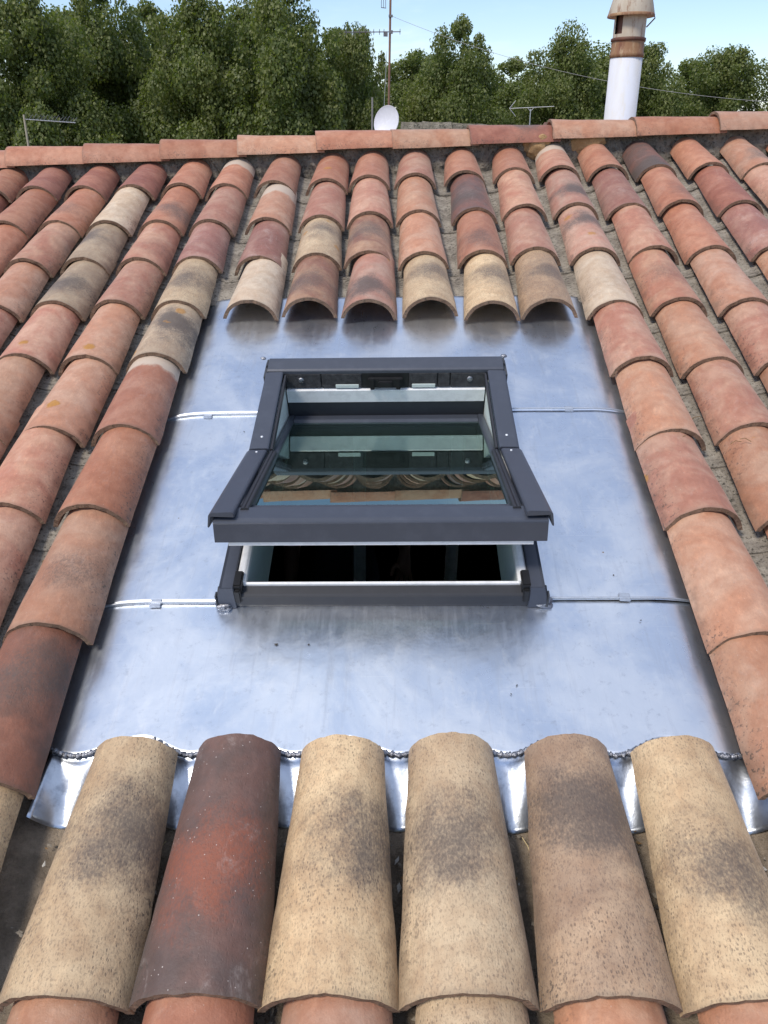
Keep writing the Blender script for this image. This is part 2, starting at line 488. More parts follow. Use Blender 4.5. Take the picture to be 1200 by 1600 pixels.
def glass_material():
    m = NT('window_glass')
    fr = m.n('ShaderNodeFresnel'); fr.inputs[0].default_value = 1.62
    f2 = m.math('ADD', m.math('MULTIPLY', fr.outputs[0], 1.75), 0.03, clamp=True)
    gl = m.n('ShaderNodeBsdfGlossy'); gl.inputs['Roughness'].default_value = 0.0
    gl.inputs['Color'].default_value = (0.80, 1.0, 0.90, 1)
    tr = m.n('ShaderNodeBsdfTransparent'); tr.inputs[0].default_value = (0.72, 0.82, 0.78, 1)
    dirt = m.noise(m.obj, 30, 5, 0.7)
    df = m.n('ShaderNodeBsdfDiffuse'); df.inputs[0].default_value = (0.40, 0.55, 0.50, 1)  # pale green diffuse: reflection haze painted onto the pane, along with some dirt
    mx_ = m.n('ShaderNodeMixShader'); m.put(mx_.inputs[0], f2)
    m.t.links.new(tr.outputs[0], mx_.inputs[1]); m.t.links.new(gl.outputs[0], mx_.inputs[2])
    m2 = m.n('ShaderNodeMixShader'); m.put(m2.inputs[0], m.math('ADD', 0.012, m.math('MULTIPLY', m.step(dirt, 0.5, 0.8), 0.02)))
    m.t.links.new(mx_.outputs[0], m2.inputs[1]); m.t.links.new(df.outputs[0], m2.inputs[2])
    m.t.links.new(m2.outputs[0], m.o.inputs[0])
    return m.mat
def clear_material():
    m = NT('glass_edge')
    tr = m.n('ShaderNodeBsdfTransparent'); tr.inputs[0].default_value = (0.80, 0.90, 0.86, 1)
    m.t.links.new(tr.outputs[0], m.o.inputs[0])
    return m.mat
MAT['glass'] = glass_material()
MAT['clear'] = clear_material()

# ------------------------------------------------------------------ ground and sky-line setting
GROUND = -5.6
g = MB()
g.add([(-1500, -1500, GROUND), (1500, -1500, GROUND), (1500, 1500, GROUND), (-1500, 1500, GROUND)], [(0, 1, 2, 3)])
tag(g.build('ground', MAT['ground'], W=Matrix()), kind='structure')

# ------------------------------------------------------------------ the house and its roof
HW = Matrix.Translation((0, 1.6, GROUND))
house = empty('house', HW, 'house roof of terracotta canal tiles in red, pink and cream around the zinc panel', 'house')
def Ye(x): return 4.14 + 0.085*x            # lower front edge of the ridge tiles
RIDGE_Z = 0.095
XC = -0.045                                  # middle of the roof window
# deck under the tiles with an opening for the window
dk = MB()
X0, X1, Y0 = -5.0, 5.0, -1.6
hx0, hx1, hy0, hy1 = XC-0.345, XC+0.345, 1.255, 2.165
zt, zb = -0.085, -0.20
def quad_slab(xa, xb, ya0, ya1, yb0, yb1):
    """slab between x=xa (y ya0..ya1) and x=xb (y yb0..yb1)"""
    v = [(xa, ya0, zt), (xb, yb0, zt), (xb, yb1, zt), (xa, ya1, zt), (xa, ya0, zb), (xb, yb0, zb), (xb, yb1, zb), (xa, ya1, zb)]
    dk.add(v, [(0, 1, 2, 3), (4, 7, 6, 5), (0, 4, 5, 1), (1, 5, 6, 2), (2, 6, 7, 3), (3, 7, 4, 0)])
quad_slab(X0, hx0, Y0, Ye(X0)+.09, Y0, Ye(hx0)+.09)
quad_slab(hx1, X1, Y0, Ye(hx1)+.09, Y0, Ye(X1)+.09)
quad_slab(hx0, hx1, Y0, hy0, Y0, hy0)
quad_slab(hx0, hx1, hy1, Ye(hx0)+.09, hy1, Ye(hx1)+.09)
roof = dk.build('roof', MAT['pandark'], house)

# far slope of the roof behind the ridge, dropping away on the other side
def arc(w_, h_, n):
    cz = (h_*h_ - w_*w_)/(2*h_); rad = h_-cz
    a0 = math.atan2(-cz, w_)
    return [(rad*math.cos(a0+(math.pi-2*a0)*i/n), cz+rad*math.sin(a0+(math.pi-2*a0)*i/n)) for i in range(n+1)]

def tile_mesh(name, k, L=0.48, w0=0.102, w1=0.082, h0=0.080, h1=0.064, th=0.0125, na=18, nl=9, mats=None, chip=1.0):
    rr = random.Random(100+k)
    m = MB()
    sk = rr.uniform(-.003, .003)
    outer, inner = [], []
    for j in range(nl+1):
        t = j/nl
        w_ = w0+(w1-w0)*t; h_ = h0+(h1-h0)*t
        w_ += 0.0022*fbm(k*3.1, t*3, 1); h_ += 0.0030*fbm(k*5.7, t*3, 7)
        ao, ai = arc(w_, h_, na), arc(w_-th, h_-th, na)
        ro, ri = [], []
        for i in range(na+1):
            y = L*t
            if j in (0, nl):
                y += chip*(0.0030*fbm(k*2.3+i*.35, j*2.0, 3) + 0.0016*fbm(i*1.7, k, j))
                cut = pnoise(Vector((k*4.7+i*.55, j*3.0, 9)))
                if cut > .38 and 3 < i < na-3: y += (.006 if j == 0 else -.006)*(cut-.38)*2
            y += sk*(i/na-.5)
            dz = 0.0012*fbm(i*.6+k*9, t*5, 2)
            e = chip*0.0016*fbm(k+t*9, i, 4) if i in (0, na) else 0
            ro.append((ao[i][0]+e, y, ao[i][1]+dz)); ri.append((ai[i][0]+e, y, ai[i][1]+dz))
        outer.append(ro); inner.append(ri)
    n1 = na+1
    flat = [p for r in outer for p in r] + [p for r in inner for p in r]
    B = (nl+1)*n1
    fs = [(j*n1+i, j*n1+i+1, (j+1)*n1+i+1, (j+1)*n1+i) for j in range(nl) for i in range(na)]
    m.add(flat, fs, 0, True)
    m.add(flat, [tuple(B+q for q in f)[::-1] for f in fs], 0, True)
    rim = [(i, B+i, B+i+1, i+1) for i in range(na)] + [(nl*n1+i, nl*n1+i+1, B+nl*n1+i+1, B+nl*n1+i) for i in range(na)]
    rim += [(j*n1, (j+1)*n1, B+(j+1)*n1, B+j*n1) for j in range(nl)]
    rim += [(j*n1+na, B+j*n1+na, B+(j+1)*n1+na, (j+1)*n1+na) for j in range(nl)]
    m.add(flat, rim, 1, False)
    me = bpy.data.meshes.new(name)
    me.from_pydata(m.v, [], m.f)
    for q in (mats or (MAT['tile'], MAT['rim'])): me.materials.append(q)
    me.polygons.foreach_set('material_index', m.m)
    me.polygons.foreach_set('use_smooth', m.s)
    bm = bmesh.new(); bm.from_mesh(me)
    bmesh.ops.remove_doubles(bm, verts=bm.verts, dist=1e-6)
    bmesh.ops.recalc_face_normals(bm, faces=bm.faces)
    for e in bm.edges:
        fl = e.link_faces
        if len(fl) == 2 and fl[0].material_index != fl[1].material_index: e.smooth = False
    rim_e = [e for e in bm.edges if len(e.link_faces) == 2 and e.link_faces[0].material_index != e.link_faces[1].material_index]
    bm.to_mesh(me); bm.free()
    return me

COVER = [tile_mesh('cover_tile', k) for k in range(9)]
BIG = [tile_mesh('cover_tile', 30+k, L=.456, w0=0.1115, w1=0.083, h0=0.085, h1=0.064, na=26, nl=14, chip=.8) for k in range(6)]
PAN = [tile_mesh('pan_tile', 50+k, w0=0.084, w1=0.100, h0=0.046, h1=0.054, th=0.007, na=10, nl=4, mats=(MAT['pan'], MAT['pan'])) for k in range(3)]
RIDGE = [tile_mesh('ridge_tile', 70+k, L=0.46, w0=0.094, w1=0.084, h0=0.060, h1=0.050) for k in range(4)]

# clays: base colour, second colour, then smoke / speck / bloom strengths
CLAY = {
    'T': ((.375,.152,.085), (.45,.222,.138), 0, .15, .4),
    'P': ((.405,.178,.114), (.50,.292,.195), 0, .10, .6),
    'R': ((.270,.098,.064), (.35,.150,.098), .2, .15, .4),
    'O': ((.430,.208,.122), (.48,.290,.195), 0, .15, .4),
    'U': ((.290,.125,.094), (.38,.212,.162), .25, .15, 1.0),
    'C': ((.600,.450,.275), (.500,.358,.212), .85, .7, .1),
    'W': ((.590,.475,.340), (.52,.39,.26), .25, .2, .6),
    'G': ((.455,.345,.225), (.35,.255,.165), 1.0, .45, .15),
    'B': ((.240,.108,.068), (.39,.235,.145), .8, .4, .7),
    'D': ((.130,.064,.045), (.21,.088,.055), .55, .3, .15),
    'K': ((.215,.092,.065), (.13,.082,.070), 1.0, .2, .3),
    'S': ((.430,.205,.138), (.45,.28,.20), 1.15, .1, .3),
    'M': ((.112,.074,.061), (.165,.090,.068), .9, .35, 1.0),
    'N': ((.450,.310,.192), (.33,.222,.142), 1.0, .8, .1),
}
def style(o, code, seed, lichen=0.0, smoke=None, sxy=None, pale=0.0, speck=None, bloom=None):
    b, t, s, k, bl = CLAY[code]
    rr = random.Random(int(seed*1000))
    j = 1+rr.uniform(-.14, .12)
    hshift = rr.uniform(-.05, .05)
    f = lambda c: (c[0]*j*(1+hshift*.4), c[1]*j, c[2]*j*(1-hshift))
    o.color = (*f(b), 1)
    o['tint'] = [float(q) for q in f(t)]
    o['smoke'] = float((s if rr.random() > .16 or s > .3 else rr.uniform(.35, .8)) if smoke is None else smoke)
    o['speck'] = float(k if speck is None else speck)
    o['bloom'] = float(bl if bloom is None else bloom)
    o['lichen'] = float(lichen)
    o['seed'] = float(seed)
    sxy = sxy or (rr.uniform(-.06, .06), rr.uniform(.10, .30))
    o['smoke_x'], o['smoke_y'] = float(sxy[0]), float(sxy[1])
    o['pale_top'] = float(pale)
    o['smoke_col'] = [.27, .080, .040] if code == 'M' else [.082, .064, .054]

cols = {}
for k in range(7): cols[-k-1] = -0.805-0.2255*k      # left of the zinc, -1 is the border column
MID = [-0.540, -0.327, -0.107, 0.110, 0.337, 0.541]
FAN = [-.040, -.018, -.030, -.025, -.011, .020]
BOT = [-0.535, -0.322, -0.114, 0.103, 0.322, 0.538]
for k in range(6): cols[k+1] = MID[k]
RIGHT = [0.776, 1.006, 1.240, 1.500, 1.750, 1.990, 2.225]
for k in range(7): cols[k+7] = RIGHT[k]
YL = [3.72, 3.31, 2.94, 2.582, 2.228, 1.831, 1.482, 1.109, .733, .365, -.01, -.38]
YM = [3.80, 3.35, 2.945, 2.565]
YR = [3.885, 3.43, 2.985, 2.558, 2.168, 1.802, 1.46, 1.082, .738, .372, .0, -.37]
SPEC = {
    -1: ['T*', 'P', 'U', 'C', 'G', 'T*', 'T', 'O', 'D', 'C', 'T', 'T'],
    -2: ['T', 'T', 'P', 'P', 'Ol', 'Ol', 'P', 'P', 'T', 'T', 'O', 'T'],
    -3: ['R', 'W', 'G', 'G', 'Pl', 'O', 'P', 'P', 'T', 'O', 'T', 'T'],
    -4: ['R', 'T', 'P', 'Ol', 'Pl', 'T', 'O', 'T', 'P', 'T', 'O', 'T'],
    -5: ['R', 'T', 'T', 'Pl', 'O', 'P', 'T', 'O', 'T', 'P', 'T', 'T'],
    -6: ['T', 'R', 'P', 'T', 'P', 'O', 'T', 'P', 'T', 'T', 'O', 'T'],
    -7: ['R', 'T', 'T', 'O', 'P', 'T', 'T', 'O', 'T', 'P', 'T', 'O'],
    1: ['T', 'O*', 'U', 'W'], 2: ['T', 'P', 'C', 'B'], 3: ['T', 'P', 'B', 'S'],
    4: ['P', 'O', 'O', 'C'], 5: ['T', 'K', 'T', 'C'], 6: ['T', 'P', 'P', 'N'],
    7: ['P*', 'S', 'S', 'W', 'P', 'O', 'P', 'O', 'Ol', 'C', 'T', 'O'],
    8: ['T', 'U', 'P', 'P', 'O', 'P', 'O', 'T', 'O', 'P', 'T', 'O'],
    9: ['K', 'T', 'T', 'O', 'P', 'O', 'T', 'P', 'O', 'T', 'P', 'T'],
    10: ['T', 'R', 'U', 'O', 'P', 'T', 'O', 'P', 'T', 'O', 'T', 'P'],
    11: ['O', 'P', 'T', 'O', 'P', 'O', 'T', 'T', 'O', 'P', 'T', 'O'],
    12: ['T', 'R', 'P', 'T', 'O', 'T', 'P', 'O', 'T', 'P', 'T', 'O'],
    13: ['P', 'T', 'T', 'O', 'T', 'P', 'O', 'T', 'T', 'O', 'P', 'T'],
}
def rows(x):
    if x < -.7: return YL
    if x > .7: return YR
    t = (x+.7)/1.4
    return [a+(b-a)*t for a, b in zip(YL, YR)]

def roof_tile(me, name, x, y, z, code, yaw=0, pitch=0, rollr=0, sy=1.0, parent=roof, sxs=1.0, **kw):
    W = M4 @ (Matrix.Translation((x, y, z)) @ Matrix.Rotation(yaw, 4, 'Z') @ Matrix.Rotation(pitch, 4, 'X')
              @ Matrix.Rotation(rollr, 4, 'Y') @ Matrix.Diagonal((sxs, sy, 1, 1)))
    o = bpy.data.objects.new(name, me)
    link(o, W, parent)
    if code: style(o, code, rnd.uniform(0, 60), **kw)
    return o

def place_cover(x, y, code, sy=1.0, jit=1.0, me=None, **kw):
    c = code[0]
    lich = 1.0 if 'l' in code else (0.8 if rnd.random() < .22 else 0.0)
    pale = 1.0 if '*' in code else 0.0
    if kw.pop('lichen_off', False): lich = 0.0
    roof_tile(me or rnd.choice(COVER), 'cover_tile', x+rnd.uniform(-.006, .006)*jit, y, rnd.uniform(-.003, .004)*jit+kw.pop('dz', 0),
              c, R(rnd.uniform(-1.5, 1.5)*jit), R(kw.pop('pitch', -0.35)), R(rnd.uniform(-2.4, 2.4)*jit), sy,
              lichen=lich, pale=pale, **kw)

for ci, x in cols.items():
    ys = rows(x) if not 1 <= ci <= 6 else rows(x)[:4]
    for r_, y in enumerate(ys):
        code = SPEC[ci][r_]
        y += rnd.uniform(-.011, .011)
        kw = {}
        sy = 1.0
        if r_ == 0: sy = (Ye(x)+.05-y)/.48
        if r_ == 1: sy = min(1.0, 0.98)
        if ci == 9 and r_ == 0: kw = dict(sxy=(-.06, .05), smoke=1.4)
        if ci == 7 and r_ == 1: kw = dict(sxy=(.02, .20))
        if ci == 7 and r_ == 2: kw = dict(sxy=(.0, .32))
        if ci in (4, 5, 6) and r_ == 3: kw = dict(sxy=(.03, .24), smoke=.8)
        if ci == -1 and r_ == 3: kw = dict(sxy=(.0, .2), smoke=.9)
        if ci == -1 and r_ == 4: kw = dict(sxy=(.03, .22), smoke=1.2)
        if ci == -1 and r_ == 8: kw = dict(sxy=(.02, .25), smoke=.7)
        xx = x + (FAN[ci-1]*(3-r_)/3 if 1 <= ci <= 6 else 0)
        place_cover(xx, y, code, sy, **kw)
# the six big tiles below the zinc, and the row under them
for k, (x, code, sx_, sm) in enumerate(zip(BOT, ['C', 'M', 'C', 'C', 'N', 'C'],
        [(.045, .27), (-.005, .20), (.06, .25), (.0, .24), (.02, .30), (.03, .20)], [1.0, .95, 1.0, .95, 1.0, .85])):
    place_cover(x, .378+rnd.uniform(-.004, .004), code, 1.0, 0.5, me=BIG[k], lichen_off=True, sxy=sx_, smoke=sm)
    place_cover(x+.004, -.015+rnd.uniform(-.006, .006), 'OTOCOO'[k], 1.0, 0.5, me=BIG[(k+2) % 6])
    place_cover(x+.006, -.385, 'TOTPOT'[k], 1.0, 0.5)

# pan tiles in the valleys between the columns
order = sorted(cols)
for a, b in zip(order[:-1], order[1:]):
    xm = (cols[a]+cols[b])/2
    inner = (a == -1) or (1 <= a <= 6)
    if inner:
        xb = ((BOT[a-1] if 1 <= a <= 6 else cols[-1]) + (BOT[b-1] if 1 <= b <= 6 else cols[7]))/2
        ylist = [(xm, y) for y in rows(xm)[:3]] + [(xm, 2.74)] + [(xb, y) for y in (.36, -.01, -.38)]
    else:
        ylist = [(xm, y-.05) for y in rows(xm)]
    for xx, y in ylist:
        sy = 1.0
        if y > 3.5: sy = (Ye(xx)-.02-y)/.48
        W_ = roof_tile(rnd.choice(PAN), 'pan_tile', xx+rnd.uniform(-.004, .004), y, 0.0, None)
        Wl = M4 @ (Matrix.Translation((xx, y, 0.008 if not (inner and y < 1) else -.034)) @ Matrix.Rotation(R(180), 4, 'Y')
                   @ Matrix.Rotation(R(rnd.uniform(-.4, .4)), 4, 'Z') @ Matrix.Diagonal((1.06, sy, 1, 1)))
        W_.matrix_basis = WM['roof'].inverted() @ Wl
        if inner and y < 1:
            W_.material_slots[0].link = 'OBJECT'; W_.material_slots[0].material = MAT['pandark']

# tiles out of the frame to either side, joined
om = MB()
def add_strip(x, ys, up_side=True):
    for y in ys:
        a = arc(.1, .08, 8)
        for (yy, s_) in ((y, 1.0),):
            v0 = [(x+q[0], y, q[1]) for q in a]; v1 = [(x+q[0]*.8, y+.45, q[1]*.8) for q in a]
            v2 = [(x+q[0]*.88, y, q[1]*.85) for q in a]
            n = len(a)
            om.add(v0+v1+v2, [(i, i+1, n+i+1, n+i) for i in range(n-1)] + [(i, 2*n+i, 2*n+i+1, i+1) for i in range(n-1)], 0, True)
for k in range(8):
    add_strip(-0.805-0.2255*(7+k), YL); add_strip(2.225+0.236*(k+1), YR)
outer_o = om.build('outer_tiles', MAT['tile'], roof)
style(outer_o, 'T', 3.3)
tag(outer_o, kind='stuff')

# ridge tiles: wide end to the left, lapping over the next
joints = [-2.72, -2.325, -1.937, -1.563, -1.186, -.805, -.416, -.036, .356, .773, 1.201, 1.627, 2.05, 2.47]
rc = ['T', 'T', 'T', 'T', 'T', 'O', 'T', 'O', 'R', 'O', 'T', 'O', 'T']
for i, x in enumerate(joints[:-1]):
    xa, xb = joints[i], joints[i+1]
    ln = (xb-xa+.045)/.46
    ya = Ye(xa)+.088
    slope = 0.085
    lift = [0, 0, .004, 0, .002, .004, .010, -.002, .002, .010, .006, .012, .008][i]
    tilt = R(-0.9 + rnd.uniform(-.5, .3))
    W = M4 @ (Matrix.Translation((xa, ya, RIDGE_Z-.006+.004*xa+lift)) @ Matrix.Rotation(math.atan(slope)-math.pi/2, 4, 'Z')
              @ Matrix.Rotation(tilt, 4, 'X') @ Matrix.Diagonal((1, ln, 1, 1)))
    o = bpy.data.objects.new('ridge_tile', RIDGE[i % 4])
    link(o, W, roof)
    style(o, rc[i], rnd.uniform(0, 60), smoke=(.9 if i == 8 else .05), sxy=(-.03, .3), bloom=.25)

# mortar bed closing the gap under the ridge
mo = MB()
nx, npf = 420, 9
xs = np.linspace(-3.0, 3.0, nx)
grid = []
for x in xs:
    ye = Ye(x)
    # scoop the mortar round the head of each cover tile
    dcol = min(abs(x-c) for c in cols.values())
    hug = max(0.0, 1-(dcol/.095)**2)
    row_ = []
    for j in range(npf):
        t = j/(npf-1)
        y = ye + .040 - .055*t**1.5 + .012*fbm(x*9, t*3, 5)
        z = .112 - .185*t
        y += .030*hug*(1-t*.5)
        y += .010*fbm(x*26, t*7, 1) + .007*fbm(x*60, t*14, 8)
        row_.append((x, y, z + .006*fbm(x*30, t*6, 3)))
    grid.append(row_)
flat = [p for r in grid for p in r]
mo.add(flat, [(i*npf+j, i*npf+j+1, (i+1)*npf+j+1, (i+1)*npf+j) for i in range(nx-1) for j in range(npf-1)], 0, False)
mo.build('mortar_bed', MAT['mortar'], roof)
# fresh ochre mortar by the tile right of centre
for (px_, py_, sx_, sy_, sz_) in ((836, 222, .062, .030, .060), (915, 219, .085, .022, .050)):
    p = inv(px_, py_, .06)
    bm = bmesh.new(); bmesh.ops.create_icosphere(bm, subdivisions=4, radius=1)
    for v in bm.verts:
        n = 1+.35*fbm(v.co.x*1.3+px_, v.co.y*1.3, v.co.z*1.3, 5)
        v.co = Vector((v.co.x*sx_, v.co.y*sy_, v.co.z*sz_))*n
    for f_ in bm.faces: f_.smooth = True
    me = bpy.data.meshes.new('mortar_patch'); bm.to_mesh(me); bm.free(); me.materials.append(MAT['newmortar'])
    link(bpy.data.objects.new('mortar_patch', me), M4 @ Matrix.Translation((p.x, Ye(p.x)+.030, .055)), roof)

# far slope and walls of the house
bs = MB()
nb = 160
xs = np.linspace(X0, X1, nb*2)
ridge_pt = lambda x: M3 @ Vector((x, Ye(x)+.09, .03))
vv = []
for x in xs:
    p = ridge_pt(x)
    zz = .03*math.cos(2*math.pi*x/.2255)
    vv += [(p.x, p.y, p.z+zz), (p.x, p.y+4.6, p.z-1.45+zz)]
bs.add(vv, [(2*i, 2*i+1, 2*i+3, 2*i+2) for i in range(len(xs)-1)], 0, True)
o = bs.build('back_slope', MAT['tile'], house, Matrix())
style(o, 'T', 5.1)
wl = MB()
q0 = M3 @ Vector((0, Y0+.5, -.2)); q1 = ridge_pt(0)
yb = q1.y+4.3
ze, zr = q0.z, q1.z-.25
t_ = .35
def wall_box(x0, x1, y0, y1, z1): wl.box((x0, y0, GROUND-.2), (x1, y1, z1))
wall_box(X0+.4, X1-.4, q0.y, q0.y+t_, ze-.05)
wall_box(X0+.4, X1-.4, yb-t_, yb, zr-1.4)
for xw in (X0+.4, X1-.4-t_):
    b = len(wl.v)
    v = []
    for x in (xw, xw+t_):
        v += [(x, q0.y+t_, GROUND-.2), (x, yb-t_, GROUND-.2), (x, yb-t_, zr-1.35), (x, q1.y, zr-.12), (x, q0.y+t_, ze-.02)]
    wl.add(v, [(0, 1, 2, 3, 4), (9, 8, 7, 6, 5), (0, 5, 6, 1), (1, 6, 7, 2), (2, 7, 8, 3), (3, 8, 9, 4), (4, 9, 5, 0)])
wl.build('wall', MAT['render'], house, Matrix())
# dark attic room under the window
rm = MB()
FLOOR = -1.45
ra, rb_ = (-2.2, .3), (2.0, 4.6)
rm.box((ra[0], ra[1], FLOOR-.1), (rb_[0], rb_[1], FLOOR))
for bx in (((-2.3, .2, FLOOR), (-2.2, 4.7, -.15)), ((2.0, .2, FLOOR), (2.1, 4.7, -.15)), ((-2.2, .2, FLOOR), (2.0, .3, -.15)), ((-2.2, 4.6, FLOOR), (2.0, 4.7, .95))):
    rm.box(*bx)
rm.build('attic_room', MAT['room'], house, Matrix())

# ------------------------------------------------------------------ zinc flashing
fl = empty('zinc_flashing', M4, 'blue grey zinc sheets folded together on the roof around the window', 'roof flashing')
ZS = -0.020
def gut(x):
    """the sheet rolls down into a gutter along the border tiles"""
    d = max(0.0, -.605-x, x-.590)
    return 1.15*d*d
BC = [cols[-1]+.02] + BOT + [cols[7]-.01]
def corr(x):
    """cross-section of the dressed lower edge: up under the covers, down in the valleys"""
    for a, b in zip(BC[:-1], BC[1:]):
        if a <= x <= b:
            t = (x-a)/(b-a)
            return -.029+.009*math.cos(2*math.pi*t)
    return 0.0
def yedge(x):
    """lower edge of the sheet: cut round the heads of the tiles below"""
    for a, b in zip(BC[:-1], BC[1:]):
        if a <= x <= b:
            return .858+.019*math.cos(2*math.pi*(x-a)/(b-a))
    return .877
def sheet(name, x0, x1, y0, y1, z, holes=(), bend=False, step_=.0125):
    nx_ = max(2, round((x1-x0)/step_)); ny_ = max(2, round((y1-y0)/step_))
    m = MB(); idx = {}
    vs_ = []
    def zz(x, y):
        h = -gut(x) + .0016*fbm(x*2.1+z*90, y*2.3, 2) + .0007*fbm(x*7, y*7, 5)
        # folds stiffen the border; sheet dips slightly where it runs under the tiles
        q = z + h
        return q
    for j in range(ny_+1):
        for i in range(nx_+1):
            x = x0+(x1-x0)*i/nx_
            yl = yedge(x) if bend else y0
            y = yl+(y1-yl)*j/ny_
            vs_.append((x, y, zz(x, y)))
    fs = []
    for j in range(ny_):
        for i in range(nx_):
            cx_ = x0+(x1-x0)*(i+.5)/nx_; cy_ = y0+(y1-y0)*(j+.5)/ny_
            if any(a <= cx_ <= b and c <= cy_ <= d for a, b, c, d in holes): continue
            n1 = nx_+1
            fs.append((j*n1+i, j*n1+i+1, (j+1)*n1+i+1, (j+1)*n1+i))
    m.add(vs_, fs, 0, True)
    o = m.build(name, MAT['zinc'], fl)
    md = o.modifiers.new('thickness', 'SOLIDIFY'); md.thickness = .0012; md.offset = -1
    return o
WX0, WX1 = XC-.345, XC+.345
S1L, S1R, S2L, S2R = 2.007, 2.039, 1.236, 1.254
sheet('zinc_sheet', -.775, .752, 2.02, 2.775, ZS+.002, holes=((WX0, WX1, 1.9, 2.155),))
sheet('zinc_sheet', -.775, WX0, 1.243, 2.019, ZS)
sheet('zinc_sheet', WX1, .752, 1.247, 2.021, ZS)
sheet('zinc_sheet', -.775, .752, .846, 1.245, ZS-.002, bend=True, step_=.01)
# standing folds between the sheets, with their clips
def seam(xa, xb, y, nm='folded_seam'):
    m = MB()
    n = 24
    pts = [(xa+(xb-xa)*i/n, y+.0012*fbm(i*.5, y), ZS+.0056-gut(xa+(xb-xa)*i/n)+.0006*fbm(i*.9, 3)) for i in range(n+1)]
    prof = [(-.0024, -.006), (-.0021, .0002), (-.0008, .0010), (.0011, .0006), (.0024, -.006)]
    vs_ = [(p[0], p[1]+a, p[2]+b) for p in pts for a, b in prof]
    k = len(prof)
    m.add(vs_, [(i*k+j, i*k+j+1, (i+1)*k+j+1, (i+1)*k+j) for i in range(n) for j in range(k-1)], 0, True)
    return m.build(nm, MAT['zincedge'], fl)
seam(-.78, XC-.392, 2.012); seam(XC+.392, .755, 2.030)
seam(-.78, XC-.385, 1.240); seam(XC+.385, .755, 1.250)
for px_, py_ in ((325, 652), (243, 946), (976, 936), (889, 641)):
    p = inv(px_, py_, ZS)
    m = MB()
    m.box((-.013, -.010, -.001), (.013, .013, .0012))
    m.box((-.013, -.012, -.003), (.013, -.007, .0034))
    o = m.build('clip', MAT['zincedge'], fl, M4 @ (Matrix.Translation((p.x, p.y+.004, ZS+.003)) @ Matrix.Rotation(R(rnd.uniform(-4, 4)), 4, 'Z')), bevel=.0012)
# spouts dressed into the valleys and the soldered joint
for i, (a, b) in enumerate(zip(BC[:-1], BC[1:])):
    xm = (a+b)/2; hw = .062
    m = MB(); nj, ni = 14, 18
    yend = .706+rnd.uniform(-.006, .006)
    vs_ = []
    for j in range(nj+1):
        t = j/nj
        for k in range(ni+1):
            u = -1+2*k/ni
            ys_ = yedge(xm+hw*u)
            y = ys_+(yend-ys_)*t
            z0_ = ZS-.004-gut(xm+hw*u)
            zt_ = -.076 + .052*u*u
            vs_.append((xm+hw*u*(1-.06*t), y, z0_*(1-t**.55)+zt_*t**.55 - .001 + .0012*fbm(u*2+i*5, t*3, 2)))
    n1 = ni+1
    m.add(vs_, [(j*n1+k, j*n1+k+1, (j+1)*n1+k+1, (j+1)*n1+k) for j in range(nj) for k in range(ni)], 0, True)
    o = m.build('valley_spout', MAT['zincworn'], fl)
    md = o.modifiers.new('thickness', 'SOLIDIFY'); md.thickness = .0012; md.offset = -1
    # bead of solder
    m = MB()
    pts, rad = [], []
    nn = 60
    for k in range(nn+1):
        u = -1.35+2.7*k/nn
        x = xm+hw*u
        pts.append((x, yedge(x)-.001+.0035*fbm(k*.5, i), ZS-.003-gut(x)+.0022*fbm(k*.9, i, 4)))
        rad.append(.0054*(1+.25*math.sin(k*1.3+2*fbm(k*.3, i))+.65*fbm(k*.7, i*3)))
    m.tube(pts, rad, 8)
    m.build('solder_bead', MAT['solder'], fl)
# solder blobs at the four corners of the window
for (px_, py_, r_) in ((352, 946, .016), (850, 940, .018), (411, 560, .007), (787, 556, .008)):
    p = inv(px_, py_, .0)
    bm = bmesh.new(); bmesh.ops.create_icosphere(bm, subdivisions=3, radius=r_)
    for v in bm.verts:
        v.co *= 1+.35*fbm(v.co.x*90, v.co.y*90, v.co.z*90, 3)
        v.co.x *= 1.3; v.co.z *= .6
    for f_ in bm.faces: f_.smooth = True
    me = bpy.data.meshes.new('solder_blob'); bm.to_mesh(me); bm.free(); me.materials.append(MAT['solder'])
    z_ = -.016 if py_ > 700 else .05
    link(bpy.data.objects.new('solder_blob', me), M4 @ Matrix.Translation(inv(px_, py_, z_)), fl)

